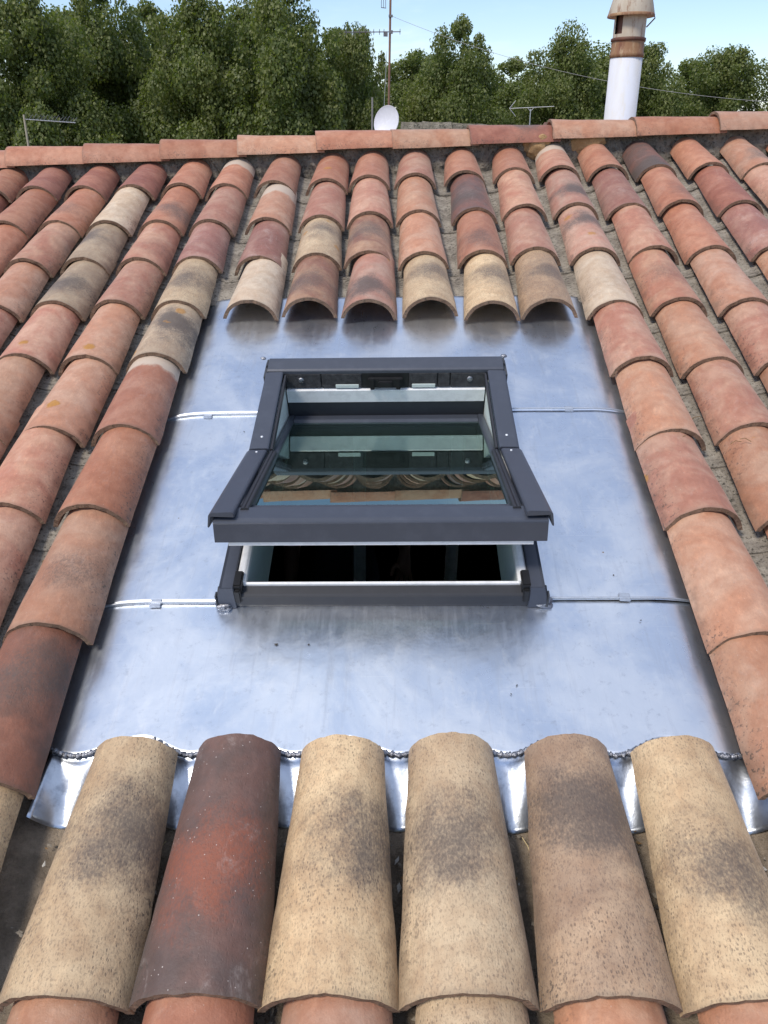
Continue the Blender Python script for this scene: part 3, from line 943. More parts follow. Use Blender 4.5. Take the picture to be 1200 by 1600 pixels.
# ------------------------------------------------------------------ the roof window
win = empty('roof_window', M4 @ Matrix.Translation((XC, 1.225, ZS)), 'anthracite centre pivot roof window standing tilted open in the zinc', 'roof window')
FB, FT = 1.228, 2.17
TX = lambda M=Matrix(): M4 @ Matrix.Translation((XC, 0, 0)) @ M
GM, GD = MAT['grey'], MAT['greydk']
for s in (-1, 1):
    m = MB()     # outer side cladding, flaring to a foot
    prof = [(s*.372, .050), (s*.378, .052), (s*.386, .020), (s*.392, -.019), (s*.388, -.022), (s*.345, -.022), (s*.345, .050)]
    m.prism_y(prof, FB-.004, FT+.01)
    m.build('frame_side', GM, win, TX(), bevel=.0015)
    m = MB()     # pale inner lining of the reveal
    m.box((s*.322, FB+.03, -.20), (s*.344, 2.135, .020))
    m.build('side_lining', MAT['lining'], win, TX(), bevel=.001)
    m = MB()     # silver rail along the inner edge of the frame
    m.prism_y([(s*.321, .020), (s*.344, .020), (s*.344, .040), (s*.339, .044), (s*.327, .042), (s*.321, .036)], FB+.026, 1.70)
    m.build('side_rail', MAT['silver'], win, TX(), bevel=.001)
    m = MB()     # black end block on the sill
    m.box((s*.327, FB+.002, .012), (s*.349, FB+.052, .052))
    m.box((s*.330, FB-.006, -.002), (s*.346, FB+.004, .040))
    m.build('end_block', MAT['black'], win, TX(), bevel=.003)
    m = MB()     # fixed upper cover plate
    m.prism_y([(s*.322, .048), (s*.322, .060), (s*.326, .0625), (s*.371, .0615), (s*.377, .058), (s*.379, .035), (s*.376, .035), (s*.372, .048)], 1.735, 2.128)
    c_ = m.build('upper_cover', GM, win, TX(), bevel=.0012)
    m = MB()
    m.lathe([(0, .002), (.0035, .0018), (.004, 0)], 10, 0, Matrix.Translation((s*.347, 1.79, .0615)))
    m.build('rivet', MAT['alu'], c_, TX())
    m = MB()     # gasket beside it
    m.prism_y([(s*.310, .044), (s*.312, .056), (s*.317, .057), (s*.3205, .050), (s*.3205, .040)], 1.74, 2.12)
    m.build('gasket', MAT['rubber'], win, TX(), bevel=.001)
# sill
m = MB()
m.prism([(FB, -.013), (FB-.002, .018), (FB+.003, .022), (FB+.024, .028), (FB+.024, -.03), (FB+.004, -.03)], -.388, .388)
m.build('sill', MAT['sill'], win, TX(), bevel=.0012)
m = MB()
m.prism([(FB+.0245, .020), (FB+.0245, .033), (FB+.031, .034), (FB+.031, -.02)], -.327, .327)
m.build('sill_strip', MAT['silver'], win, TX(), bevel=.0008)
m = MB()
m.box((-.36, FB+.031, -.20), (.36, FB+.045, .018))
m.build('sill_lining', MAT['lining'], win, TX())
m = MB()         # zinc upstand below the sill
m.prism([(FB+.008, ZS-.004), (FB+.014, ZS-.004), (FB+.014, -.004), (FB+.008, -.004)], -.37, .37)
m.build('sill_upstand', MAT['zinc'], win, TX())
m = MB()         # end drips hanging below the sill
for s in (-1, 1):
    m.box((s*.388, FB-.007, -.018), (s*.392, FB+.010, .024))
m.build('end_drip', GD, win, TX(), bevel=.001)
# head: foam strip, catch, silver bar and shadowed reveal
hy = 2.128
m = MB()
for a, b in ((-.318, -.205), (-.203, -.075), (.075, .165), (.167, .205), (.207, .318)):
    m.box((a, hy, .000), (b, hy+.02, .052))
m.build('foam_strip', MAT['foam'], win, TX(), bevel=.002)
m = MB()
m.box((-.075, hy+.001, -.002), (.075, hy+.02, .055))
m.box((-.055, hy-.014, .008), (.055, hy+.002, .040))
m.box((-.022, hy-.022, .014), (.022, hy-.012, .034))
for s in (-1, 1):
    m.box((s*.048, hy-.020, .004), (s*.034, hy-.010, .044))
m.build('catch', MAT['black'], win, TX(), bevel=.002)
for x in (-.122, .122):
    m = MB(); m.box((x-.037, hy-.003, .001), (x+.037, hy+.002, .0135))
    m.build('vent_slot', MAT['lining'], win, TX(), bevel=.001)
for x in (-.268, .268):
    m = MB()
    Ms = Matrix.Translation((x, hy, .030)) @ Matrix.Rotation(R(90), 4, 'X')
    m.lathe([(0, .004), (.006, .004), (.0085, .0025), (.0095, 0)], 14, 0, Ms)
    m.build('screw', MAT['solder'], win, TX())
m = MB(); m.prism([(hy-.006, -.006), (hy+.004, -.004), (hy+.02, -.004), (hy+.02, -.056), (hy-.002, -.054)], -.318, .318)
m.build('head_rail', MAT['silver'], win, TX(), bevel=.001)
m = MB(); m.box((-.32, hy+.012, -.20), (.32, hy+.03, -.056))
m.build('head_reveal', MAT['greydk'], win, TX())
m = MB(); m.box((-.345, hy+.020, -.02), (.345, hy+.05, .055))
m.build('frame_head', GD, win, TX())
# hood
m = MB()
m.prism([(2.212, -.015), (2.208, .060), (2.198, .0685), (2.182, .069), (2.178, .0725), (2.138, .066), (2.131, .062), (2.130, .051), (2.135, .051), (2.141, .058), (2.200, .061), (2.205, -.015)], -.373, .373)
m.build('hood', GM, win, TX(), bevel=.0012)
for s in (-1, 1):
    m = MB(); m.box((s*.3735, 2.11, -.01), (s*.384, 2.200, .056)); m.box((s*.3735, 2.16, .054), (s*.380, 2.198, .066))
    m.build('hood_end', GD, win, TX(), bevel=.002)

# the tilted sash: local y along the sash (up-slope positive), local z out of its face
PIV = Vector((XC, 1.705, .060))
SA = R(21.05)
SM = M4 @ (Matrix.Translation(PIV) @ Matrix.Rotation(-SA, 4, 'X'))
sb, st = -.430, .452
sash = MB()
for s in (-1, 1):
    sash.prism_y([(s*.298, -.012), (s*.300, -.004), (s*.306, -.001), (s*.319, -.003), (s*.319, -.05), (s*.290, -.05), (s*.290, -.022), (s*.298, -.022)], -.366, st)
sash.prism([(st, -.05), (st, -.006), (st-.010, -.001), (st-.050, -.004), (st-.062, -.012), (st-.062, -.022), (st-.075, -.022), (st-.075, -.05)], -.298, .298)
sash_o = sash.build('sash', GM, win, SM, bevel=.001)
m = MB()
m.box((-.299, -.366, -.016), (.299, st-.055, -.012), 0)
me = m.mesh('pane', [MAT['glass'], MAT['clear']])
for p in me.polygons:
    p.material_index = 0 if p.normal.z > .5 else 1
link(bpy.data.objects.new('pane', me), SM, sash_o)
m = MB()
m.box((-.299, -.366, -.036), (.299, st-.055, -.032), 0)
me = m.mesh('inner_pane', [MAT['glass'], MAT['clear']])
for p in me.polygons:
    p.material_index = 0 if p.normal.z > .5 else 1
link(bpy.data.objects.new('inner_pane', me), SM, sash_o)
# bottom rail: ledge, groove, sloping top and upright front
m = MB()
m.prism([(-0.3580, -0.0160), (-0.3610, -0.0080), (-0.3880, -0.0060), (-0.3920, -0.0120), (-0.3940, -0.0120), (-0.3980, 0.0000), (-0.4040, 0.0035), (-0.4480, -0.0055), (-0.4565, -0.0100), (-0.4580, -0.0140), (-0.4565, -0.0165), (-0.4550, -0.0620), (-0.4490, -0.0620), (-0.4480, -0.0300), (-0.3620, -0.0300)], -.374, .374)
m.build('sash_front', GM, sash_o, SM, bevel=.0008)
m = MB()
m.prism([(-.448, -.054), (-.4475, -.073), (-.439, -.075), (-.437, -.054)], -.345, .345)
m.build('sash_drip_strip', MAT['silver'], sash_o, SM, bevel=.0006)
for s in (-1, 1):
    m = MB()
    m.prism_y([(s*.324, .000), (s*.325, .010), (s*.329, .0125), (s*.374, .0115), (s*.382, .006), (s*.386, -.024), (s*.382, -.024), (s*.376, .002)], -.459, .018)
    c_ = m.build('lower_cover', GM, sash_o, SM, bevel=.0012)
    m = MB()
    for q in (.3045, .3135):
        m.tube([(s*q, -.415, .0015), (s*q, .03, .0015)], .0052, 10)
    m.box((s*.300, -.415, -.006), (s*.322, .03, .000))
    m.build('sash_gasket', MAT['rubber'], sash_o, SM)
    for yy in (-.002,):
        m = MB(); m.lathe([(0, .002), (.003, .0018), (.0035, 0)], 10, 0, Matrix.Translation((s*.350, yy, .012)))
        m.build('cover_screw', MAT['alu'], win, SM)

# pale studs standing in the room below
for px_, txt in ((562, 'left of the two pale uprights in the dark room under the window'), (705, 'right of the two pale uprights in the dark room under the window')):
    top = None
    D = ray(px_, 880)
    p = CAMW + D*((2.4-CAMW.y)/D.y)
    m = MB()
    m.prism_y([(-.024, -.018), (.024, -.018), (.024, .018), (.019, .018), (.019, -.013), (-.019, -.013), (-.019, .018), (-.024, .018)], 0, FLOOR*-1+.30)
    o = m.build('stud', MAT['stud'], None, Matrix.Translation((p.x, 2.4, FLOOR)) @ Matrix.Rotation(R(90), 4, 'X'))
    tag(o, txt, 'stud', 'pale uprights inside the room')

# somebody standing in the dark room, seen through the opening
def skin_body(name, verts, edges, radii, root=0, sub=2):
    me = bpy.data.meshes.new(name)
    me.from_pydata(verts, edges, [])
    o = bpy.data.objects.new(name, me)
    COL.objects.link(o)
    md = o.modifiers.new('skin', 'SKIN')
    md.use_smooth_shade = True
    for i, r_ in enumerate(radii):
        sv = me.skin_vertices[0].data[i]
        sv.radius = r_ if isinstance(r_, tuple) else (r_, r_)
        sv.use_root = (i == root)
    sd_ = o.modifiers.new('sub', 'SUBSURF'); sd_.levels = sub; sd_.render_levels = sub
    dg = bpy.context.evaluated_depsgraph_get()
    out_ = bpy.data.meshes.new_from_object(o.evaluated_get(dg))
    bpy.data.objects.remove(o)
    return out_
skin_m = plain('skin', (.42, .24, .16), .55)
cloth_m = plain('dark_cloth', (.045, .05, .06), .9)
jean_m = plain('dark_trousers', (.05, .055, .07), .9)
hair_m = plain('dark_hair', (.03, .022, .016), .7)
hand_w = far(632, 892, 3.02-0.0)
# local frame: x right, y away from the camera, feet on the attic floor
PX = hand_w.x - .27
PB = Vector((PX, hand_w.y+.10, FLOOR))
V, E, RR = [], [], []
def jt(p, r_, par=None):
    V.append(p); RR.append(r_)
    if par is not None: E.append((par, len(V)-1))
    return len(V)-1
pel = jt((0, 0, .93), (.15, .11))
wst = jt((0, 0, 1.08), (.135, .10), pel); ch = jt((0, .01, 1.27), (.165, .115), wst)
nk0 = jt((0, .0, 1.42), (.085, .07), ch); nk = jt((0, -.01, 1.49), .055, nk0)
hd0 = jt((0, -.02, 1.56), (.068, .080), nk); hd1 = jt((0, -.02, 1.65), (.078, .095), hd0); jt((0, -.01, 1.72), (.055, .065), hd1)
hz = hand_w.z - FLOOR
for s in (-1, 1):
    sh = jt((s*.17, .01, 1.38), .062, ch)
    if s == 1:
        el = jt((s*.255, .06, 1.38-.27), .045, sh); wr = jt((s*.27, -.06, hz+.10), .028, el); pm = jt((s*.268, -.09, hz+.02), (.042, .02), wr)
    else:
        el = jt((s*.24, .05, 1.11), .045, sh); wr = jt((s*.25, -.04, .88), .028, el); pm = jt((s*.245, -.06, .80), (.042, .02), wr)
    hx_, hy_, hz_ = V[pm]
    for k_, (dx_, ln_) in enumerate(((-.028, .078), (-.010, .090), (.010, .085), (.027, .066))):
        a_ = jt((hx_+dx_, hy_-.012, hz_-.035), .0095, pm); b_ = jt((hx_+dx_*1.15, hy_-.018, hz_-.035-ln_*.55), .0088, a_); jt((hx_+dx_*1.2, hy_+.004, hz_-.035-ln_), .0075, b_)
    a_ = jt((hx_-s*.045, hy_-.02, hz_+.01), .011, pm); jt((hx_-s*.058, hy_-.035, hz_-.035), .009, a_)
    hp = jt((s*.09, 0, .86), (.095, .10), pel); kn = jt((s*.10, -.02, .48), .060, hp); an = jt((s*.105, .02, .09), .040, kn); jt((s*.11, -.14, .035), (.04, .028), an)
body_me = skin_body('person', V, E, RR)
for q in (skin_m, cloth_m, jean_m): body_me.materials.append(q)
for p_ in body_me.polygons:
    c_ = p_.center
    arm = abs(c_.x) > .20
    if c_.z > 1.455: mi = 0
    elif arm and c_.z < 1.20: mi = 0
    elif c_.z > .90: mi = 1
    elif not arm and c_.z > .08: mi = 2
    elif arm: mi = 0
    else: mi = 2
    p_.material_index = mi
    p_.use_smooth = True
person = bpy.data.objects.new('person', body_me)
link(person, Matrix.Translation(PB))
tag(person, 'person in dark shirt with bare forearm, dim in the room under the window', 'person')
hm = MB()
hm.lathe([(0, .135), (.045, .125), (.078, .085), (.086, .03), (.083, .0)], 20, 0, Matrix.Diagonal((1, 1.15, 1, 1)))
hm.build('hair', hair_m, person, Matrix.Translation(PB+Vector((0, .0, 1.625))))
fm = MB()
fm.lathe([(0, .018), (.010, .010), (.014, -.010), (0, -.016)], 10, 0, Matrix.Translation((0, -.108, 1.615)))
for s in (-1, 1):
    fm.lathe([(0, .03), (.012, .02), (.016, 0), (.010, -.025), (0, -.03)], 10, 0, Matrix.Translation((s*.080, -.01, 1.62)))
fm.build('nose_and_ears', skin_m, person, Matrix.Translation(PB))
fm = MB()
for s in (-1, 1): fm.lathe([(0, .007), (.010, .003), (.010, -.003), (0, -.007)], 10, 0, Matrix.Translation((s*.032, -.098, 1.645)))
fm.box((-.022, -.104, 1.572), (.022, -.090, 1.578))
fm.build('face_features', hair_m, person, Matrix.Translation(PB))

# ------------------------------------------------------------------ beyond the ridge
# white flue with a rusty cowl
fbase = far(966, 205, 5.35)
ftop = far(992, -30, 5.35)
ax = (ftop-fbase).normalized()
sc_ = (fbase-CAMW).length/FOCAL*1.0
Wf = Matrix.Translation(fbase) @ ax.to_track_quat('Z', 'Y').to_matrix().to_4x4()
px2m = lambda d: d*(far(600, 200, d)-far(601, 200, d)).length/d if False else (far(980, 120, d)-far(981, 120, d)).length
u_ = px2m(5.35)
flue = empty('flue', Wf, 'white round metal flue pipe with a rusty cowl rising behind the ridge', 'chimney flue')
def flue_material(name, c1, c2, c3, sc2):
    m = NT(name)
    v = m.mapping(m.obj, (1, 1, .25))
    n1 = m.noise(v, 9, 5, 0.65, 0.4)
    n2 = m.noise(v, 38, 5, 0.7)
    c = m.mix(m.step(n1, 0.38, 0.66), c1, c2)
    c = m.mix(m.math('MULTIPLY', m.step(n2, 0.52, 0.7), sc2), c, c3)
    m.bsdf(c, 0.6, 0.0, m.bump(n2, 0.2, 0.003), 0.4)
    return m.mat
fl_white = flue_material('flue_white', (.62, .64, .70), (.58, .58, .59), (.60, .56, .48), .5)
fl_cream = flue_material('flue_cream', (.52, .46, .37), (.44, .37, .28), (.22, .10, .05), .7)
fl_rust = flue_material('flue_rust', (.30, .17, .085), (.17, .065, .035), (.42, .30, .18), .8)
fl_drk = flue_material('flue_dark_rust', (.10, .045, .03), (.15, .06, .035), (.05, .035, .03), .8)
cl = Wf.inverted() @ CAMW
ACAM = math.degrees(math.atan2(cl.y, cl.x))
pr = 25.3*u_
H = lambda py: (205-py)*u_*0.92
m = MB(); m.lathe([(pr, -1.6), (pr, H(90)), (pr*.9, H(90)+.003)], 32); m.build('pipe', fl_white, flue, Wf)
m = MB(); m.lathe([(pr*.9, H(91)), (pr*1.04, H(90)), (pr*1.05, H(84)), (pr*1.01, H(82)), (pr*1.0, H(66))], 32); m.build('rust_band', fl_rust, flue, Wf)
m = MB(); m.lathe([(pr*1.0, H(66)), (pr*1.07, H(65)), (pr*1.07, H(61)), (pr*.98, H(60))], 32); m.build('collar', fl_drk, flue, Wf)
# neck with an opening on its left side
m = MB(); n_ = 40
vs_, fs_ = [], []
for k in range(n_):
    t = 2*math.pi*k/n_
    for j in range(7):
        vs_.append((pr*.97*math.cos(t), pr*.97*math.sin(t), H(62)+(H(20)-H(62))*j/6))
for k in range(n_):
    for j in range(6):
        ang = (k+.5)/n_*360
        if -62 < (ang-ACAM+180) % 360-180 < -28 and 1 <= j <= 4: continue
        fs_.append((k*7+j, ((k+1) % n_)*7+j, ((k+1) % n_)*7+j+1, k*7+j+1))
m.add(vs_, fs_, 0, True)
m.lathe([(pr*.80, H(64)), (pr*.80, H(18))], 24, 1)
m.build('neck', [fl_cream, fl_drk], flue, Wf)
m = MB(); m.lathe([(pr*.95, H(24)), (pr*1.42, H(29)), (pr*1.43, H(27.5)), (pr*1.18, H(2)), (pr*1.10, H(-12)), (pr*.2, H(-40)), (0, H(-41))], 36)
c_ = m.build('cowl', fl_cream, flue, Wf)
m = MB(); m.lathe([(pr*1.435, H(29.3)), (pr*1.44, H(27.2)), (pr*1.405, H(25)), (pr*1.39, H(25))], 36)
m.build('rusty_rim', fl_rust, c_, Wf)
ca_, sa_ = math.cos(R(ACAM+88)), math.sin(R(ACAM+88))
m = MB(); m.tube([(q*pr*ca_, q*pr*sa_, H(z)) for q, z in ((1.40, 29), (1.45, 32), (1.0, 45))], .0035, 6)
m.build('stay', fl_drk, flue, Wf)

# neighbour's roof top, old stone coping just above the ridge
nb_d = 11.5
n0, n1_ = far(627, 205, nb_d), far(893, 205, nb_d)
ztop = far(700, 190.5, nb_d).z
neigh = empty('neighbour_house', Matrix.Translation((n0.x, n0.y, GROUND)), 'neighbouring house whose lichened stone coping shows just above the ridge', 'house')
m = MB()
m.box((n0.x+.05, n0.y+.1, GROUND-.2), (n1_.x+1.5, n0.y+5, ztop-.16))
m.build('wall', MAT['render'], neigh, Matrix())
xx = n0.x
while xx < n1_.x-.25:
    ln = rnd.uniform(.22, .5)
    bm = bmesh.new(); bmesh.ops.create_cube(bm, size=1)
    bmesh.ops.subdivide_edges(bm, edges=bm.edges, cuts=3, use_grid_fill=True)
    hh = .15+rnd.uniform(-.03, .01)
    for v in bm.verts:
        v.co = Vector((v.co.x*ln*1.0, v.co.y*.5, v.co.z*hh))
        v.co += Vector((fbm(v.co.x*9+xx, v.co.y*9, v.co.z*9), fbm(v.co.y*9, xx, v.co.z*9), fbm(v.co.z*9, v.co.x*9+xx, 3)))*.014
    me = bpy.data.meshes.new('coping_stone'); bm.to_mesh(me); bm.free(); me.materials.append(MAT['stone'])
    link(bpy.data.objects.new('coping_stone', me), Matrix.Translation((xx+ln/2, n0.y+.25, ztop-.16+hh/2)), neigh)
    xx += ln+.012
m = MB()
m.box((n1_.x-.26, n0.y+.05, ztop-.16), (n1_.x+1.5, n0.y+.4, ztop+.015))
o = m.build('brick_course', MAT['tile'], neigh, Matrix(), bevel=.01); style(o, 'R', 9.0)

rusty = plain('rusty_mast', (.20, .105, .07), .7)
steel = metal_mat('antenna_alloy', (.50, .51, .52), .45, .8, 30, .05)
dark_al = plain('dull_antenna', (.16, .16, .17), .5, .3)
wood = plain('weathered_pole', (.36, .33, .25), .8)
galv = plain('grey_pole', (.20, .19, .18), .7)
def seg(m, a, b, r_, n=6): m.tube([a, b], r_, n)
# tall mast
D_ = 13.0
uu = px2m(D_)
b0 = far(606.5, 215, D_); b0.z = GROUND+3.6
t0 = far(610.5, -25, D_)
mast = empty('antenna_mast', Matrix.Translation((t0.x, t0.y, b0.z)), 'tall rusty mast carrying a long antenna behind the white dish', 'antenna')
m = MB(); seg(m, (b0.x, b0.y, b0.z), t0, 1.8*uu, 8); m.build('pole', rusty, mast, Matrix())
m = MB()
a, b = far(538, 50.5, D_), far(626, 49.5, D_)
seg(m, a, b, .75*uu)
for px_ in (541, 552, 562, 571, 584, 593, 600, 625):
    p = a+(b-a)*((px_-538)/88)
    seg(m, p+Vector((0, -.16, 0)), p+Vector((0, .16, 0)), .5*uu)
    seg(m, p+Vector((0, 0, -.035)), p+Vector((0, 0, .035)), .5*uu)
p = far(602.5, 53, D_); m.box((p.x-.03, p.y-.03, p.z-.03), (p.x+.03, p.y+.03, p.z+.03))
p = far(611, 50, D_); m.box((p.x-.025, p.y-.03, p.z-.02), (p.x+.025, p.y+.03, p.z+.02))
m.build('yagi', dark_al, mast, Matrix())
m = MB()
for px_ in (596, 599.3, 602.6): seg(m, far(px_, 11.5, D_), far(px_, -20, D_), .45*uu)
seg(m, far(595.5, 11.8, D_), far(603.5, 12.6, D_), .6*uu)
seg(m, far(600, -12, D_), far(610, -12, D_), .6*uu)
m.build('grid_antenna', dark_al, mast, Matrix())
m = MB()
p = far(610.5, 25, D_); m.box((p.x-3.4*uu, p.y-.03, p.z-1.6*uu), (p.x+3.4*uu, p.y+.03, p.z+1.6*uu))
m.build('bracket', dark_al, mast, Matrix())
m = MB(); seg(m, far(604.5, 80, D_-.1), far(598.5, 200, D_-.1), .4*uu, 5)
m.build('stay_wire', steel, mast, Matrix())
# wire across to the flue and on to the right
m = MB()
P0, P1 = far(612, 25, D_), far(1215, 160, D_*.9)
m.tube([P0+(P1-P0)*t + Vector((0, 0, -.55*4*t*(1-t)*.35)) for t in [i/24 for i in range(25)]], .0024, 5)
tag(m.build('cable', plain('cable_grey', (.28, .28, .29), .6), None, Matrix()), 'thin cable slung from the mast past the flue to the right', 'cable')
# dish
dd = 12.6
dc = far(603.5, 190, dd)
ud = px2m(dd)
look = (CAMW - dc).normalized()
fdir = Vector((-0.62, -1.0, 0.30)).normalized()
Wd = Matrix.Translation(dc) @ fdir.to_track_quat('Z', 'Y').to_matrix().to_4x4()
dish = empty('satellite_dish', Wd, 'white oval satellite dish showing above the ridge by the mast', 'satellite dish')
m = MB()
ra_ = 24*ud
prof = [(0, -.055)] + [(ra_*q/6, -.055+.055*(q/6)**2) for q in range(1, 7)] + [(ra_*1.02, .004), (ra_*1.02, -.006), (ra_*.95, -.012), (ra_*.5, -.055), (0, -.07)]
m.lathe(prof, 40)
m.build('reflector', plain('dish_white', (.62, .62, .67), .5), dish, Wd @ Matrix.Diagonal((1.0, 1.06, 1, 1)))
m = MB(); m.tube([(0, -ra_*.95, 0), (0, -ra_*1.1, .22)], .012, 8); m.build('feed_arm', galv, dish, Wd)
m = MB(); m.tube([(0, 0, -.06), (0, 0, -.14)], .03, 8); m.build('mount', galv, dish, Wd)
m = MB(); bpt = Wd @ Vector((0, 0, -.14)); m.tube([bpt+Vector((0, 0, .1)), (bpt.x, bpt.y, GROUND+3.4)], .025, 8); m.build('post', galv, dish, Matrix())
# short grey pole
m = MB(); a, b = far(581.8, 152, 12.2), far(582.2, 225, 12.2); m.tube([a, (b.x, b.y, GROUND+3.4)], 1.5*px2m(12.2), 8)
tag(m.build('pole', galv, None, Matrix()), 'short bare grey pole just left of the white dish', 'pole')
# left antenna
dl_ = 11.0
ul = px2m(dl_)
a, b = far(37, 179, dl_), far(44, 226, dl_)
la = empty('roof_antenna', Matrix.Translation((b.x, b.y, GROUND+3.4)), 'silver comb antenna on a pale wooden pole at the far left', 'antenna')
m = MB(); m.tube([a, b, (b.x, b.y, GROUND+3.4)], 1.7*ul, 8); m.build('pole', wood, la, Matrix())
m = MB()
p0, p1 = far(40, 186.5, dl_-.05), far(118, 192, dl_-.05)
seg(m, p0, p1, .85*ul)
m.build('boom', steel, la, Matrix())
m = MB()
for i in range(13):
    p = p0+(p1-p0)*((i+.8)/13.5)
    hh = .055+.012*math.sin(i*2.1)
    seg(m, p+Vector((.02, -.10, hh)), p, .3*ul, 5); seg(m, p, p+Vector((.02, .10, hh)), .3*ul, 5)
m.build('element', dark_al, la, Matrix())
# antenna over the neighbour's roof
dr_ = 12.4
ur = px2m(dr_)
a, b = far(829, 170, dr_), far(829.5, 200, dr_)
na_ = empty('roof_antenna', Matrix.Translation((b.x, b.y, b.z-.6)), 'thin arrow shaped antenna low over the ridge left of the flue', 'antenna')
m = MB(); seg(m, a, (b.x, b.y, b.z-.6), .8*ur); seg(m, a+Vector((0, 0, -.03)), far(824, 167.6, dr_), .5*ur); seg(m, a+Vector((0, 0, -.03)), far(836, 167, dr_), .5*ur)
m.build('pole', steel, na_, Matrix())
m = MB(); seg(m, far(796, 169.5, dr_), far(866, 166.3, dr_), .55*ur)
m.build('boom', steel, na_, Matrix())
m = MB(); seg(m, far(796, 169.5, dr_), far(806, 157, dr_), .5*ur); seg(m, far(796, 169.5, dr_), far(806, 182, dr_), .5*ur)
m.build('reflector', steel, na_, Matrix())

# ------------------------------------------------------------------ plane trees
def leaf_material():
    m = NT('plane_leaf')
    rn = m.attr('leaf_tint', 'GEOMETRY', 'Fac')
    n = m.noise(m.obj, 0.55, 3, 0.6)
    c = m.mix(rn, (0.092, 0.122, 0.036), (0.195, 0.220, 0.068))
    c = m.mix(m.math('MULTIPLY', m.step(n, 0.42, 0.68), 0.55), c, (0.205, 0.215, 0.066))
    b = m.n('ShaderNodeBsdfPrincipled')
    m.put(b.inputs['Base Color'], c); b.inputs['Roughness'].default_value = 0.5
    b.inputs['Specular IOR Level'].default_value = 0.45
    t = m.n('ShaderNodeBsdfTranslucent'); m.put(t.inputs[0], m.mix(1.0, c, (1.3, 1.5, .6), 'MULTIPLY'))
    mxs = m.n('ShaderNodeMixShader'); mxs.inputs[0].default_value = 0.42
    m.t.links.new(b.outputs[0], mxs.inputs[1]); m.t.links.new(t.outputs[0], mxs.inputs[2])
    m.t.links.new(mxs.outputs[0], m.o.inputs[0])
    return m.mat
MAT['leaf'] = leaf_material()
LEAF = np.array([(0, -.5, 0), (.30, -.28, .05), (.52, .05, .02), (.22, .16, .06), (0, .55, -.04), (-.22, .16, .06), (-.52, .05, .02), (-.30, -.28, .05)])
LEAF_F = [(0, 1, 3, 4), (1, 2, 3, 3), (0, 4, 5, 7), (5, 6, 7, 7)]
def crown_mesh(seed, rx, rz, nleaf, size):
    g_ = np.random.default_rng(seed)
    # boughs: blobs spread over an egg-shaped crown
    nbl = 80
    ctr = []
    for _ in range(nbl):
        d = g_.normal(size=3); d /= np.linalg.norm(d)
        rr = g_.uniform(.45, .98)
        ctr.append((d[0]*rx*rr*(1-.25*max(0, d[2])), d[1]*rx*rr*(1-.25*max(0, d[2])), d[2]*rz*rr, g_.uniform(.15, .36)*rx))
    # upright leading shoots give the ragged top
    for _ in range(16):
        a_ = g_.uniform(0, 2*math.pi); q = g_.uniform(0, .75)*rx
        ctr.append((q*math.cos(a_), q*math.sin(a_), rz*math.sqrt(max(.05, 1-(q/rx)**2))*g_.uniform(.88, 1.08), g_.uniform(.07, .14)*rx))
    ctr = np.array(ctr)
    wgt = ctr[:, 3]**2; wgt /= wgt.sum()
    pick = g_.choice(len(ctr), nleaf, p=wgt)
    d = g_.normal(size=(nleaf, 3)); d /= np.linalg.norm(d, axis=1)[:, None]
    rad = ctr[pick, 3]*(g_.uniform(0.2, 1.0, nleaf)**.45)*g_.uniform(.9, 1.18, nleaf)
    pos = ctr[pick, :3] + d*rad[:, None]*np.array([1, 1, .9])
    nrm = d*.8 + g_.normal(size=(nleaf, 3))*.75 + np.array([0, 0, .35])
    nrm /= np.linalg.norm(nrm, axis=1)[:, None]
    t1 = np.cross(nrm, g_.normal(size=(nleaf, 3))); t1 /= np.linalg.norm(t1, axis=1)[:, None]
    t2 = np.cross(nrm, t1)
    s = size*g_.uniform(.5, 1.35, nleaf)
    L_ = LEAF
    V = (pos[:, None, :] + s[:, None, None]*(L_[None, :, 0, None]*t1[:, None, :] + L_[None, :, 1, None]*t2[:, None, :] + L_[None, :, 2, None]*nrm[:, None, :])).reshape(-1, 3)
    k = len(L_)
    base = np.arange(nleaf)[:, None]*k
    tris = np.array([(0, 1, 3), (0, 3, 4), (1, 2, 3), (0, 4, 5), (0, 5, 7), (5, 6, 7)])
    F = (base[:, :, None] + tris[None]).reshape(-1, 3)
    me = bpy.data.meshes.new('crown')
    me.vertices.add(len(V)); me.vertices.foreach_set('co', V.ravel())
    me.loops.add(F.size); me.loops.foreach_set('vertex_index', F.ravel().astype(np.int32))
    me.polygons.add(len(F))
    me.polygons.foreach_set('loop_start', np.arange(0, F.size, 3, dtype=np.int32))
    me.polygons.foreach_set('loop_total', np.full(len(F), 3, dtype=np.int32))
    at = me.attributes.new('leaf_tint', 'FLOAT', 'FACE')
    at.data.foreach_set('value', np.repeat(g_.uniform(0, 1, nleaf)**1.4, 6).astype(np.float32))
    me.materials.append(MAT['leaf'])
    me.update(calc_edges=True)
    return me
CROWN = [crown_mesh(11+k, 3.1, 3.9, 80000, .108) for k in range(4)]
TRUNK = {}
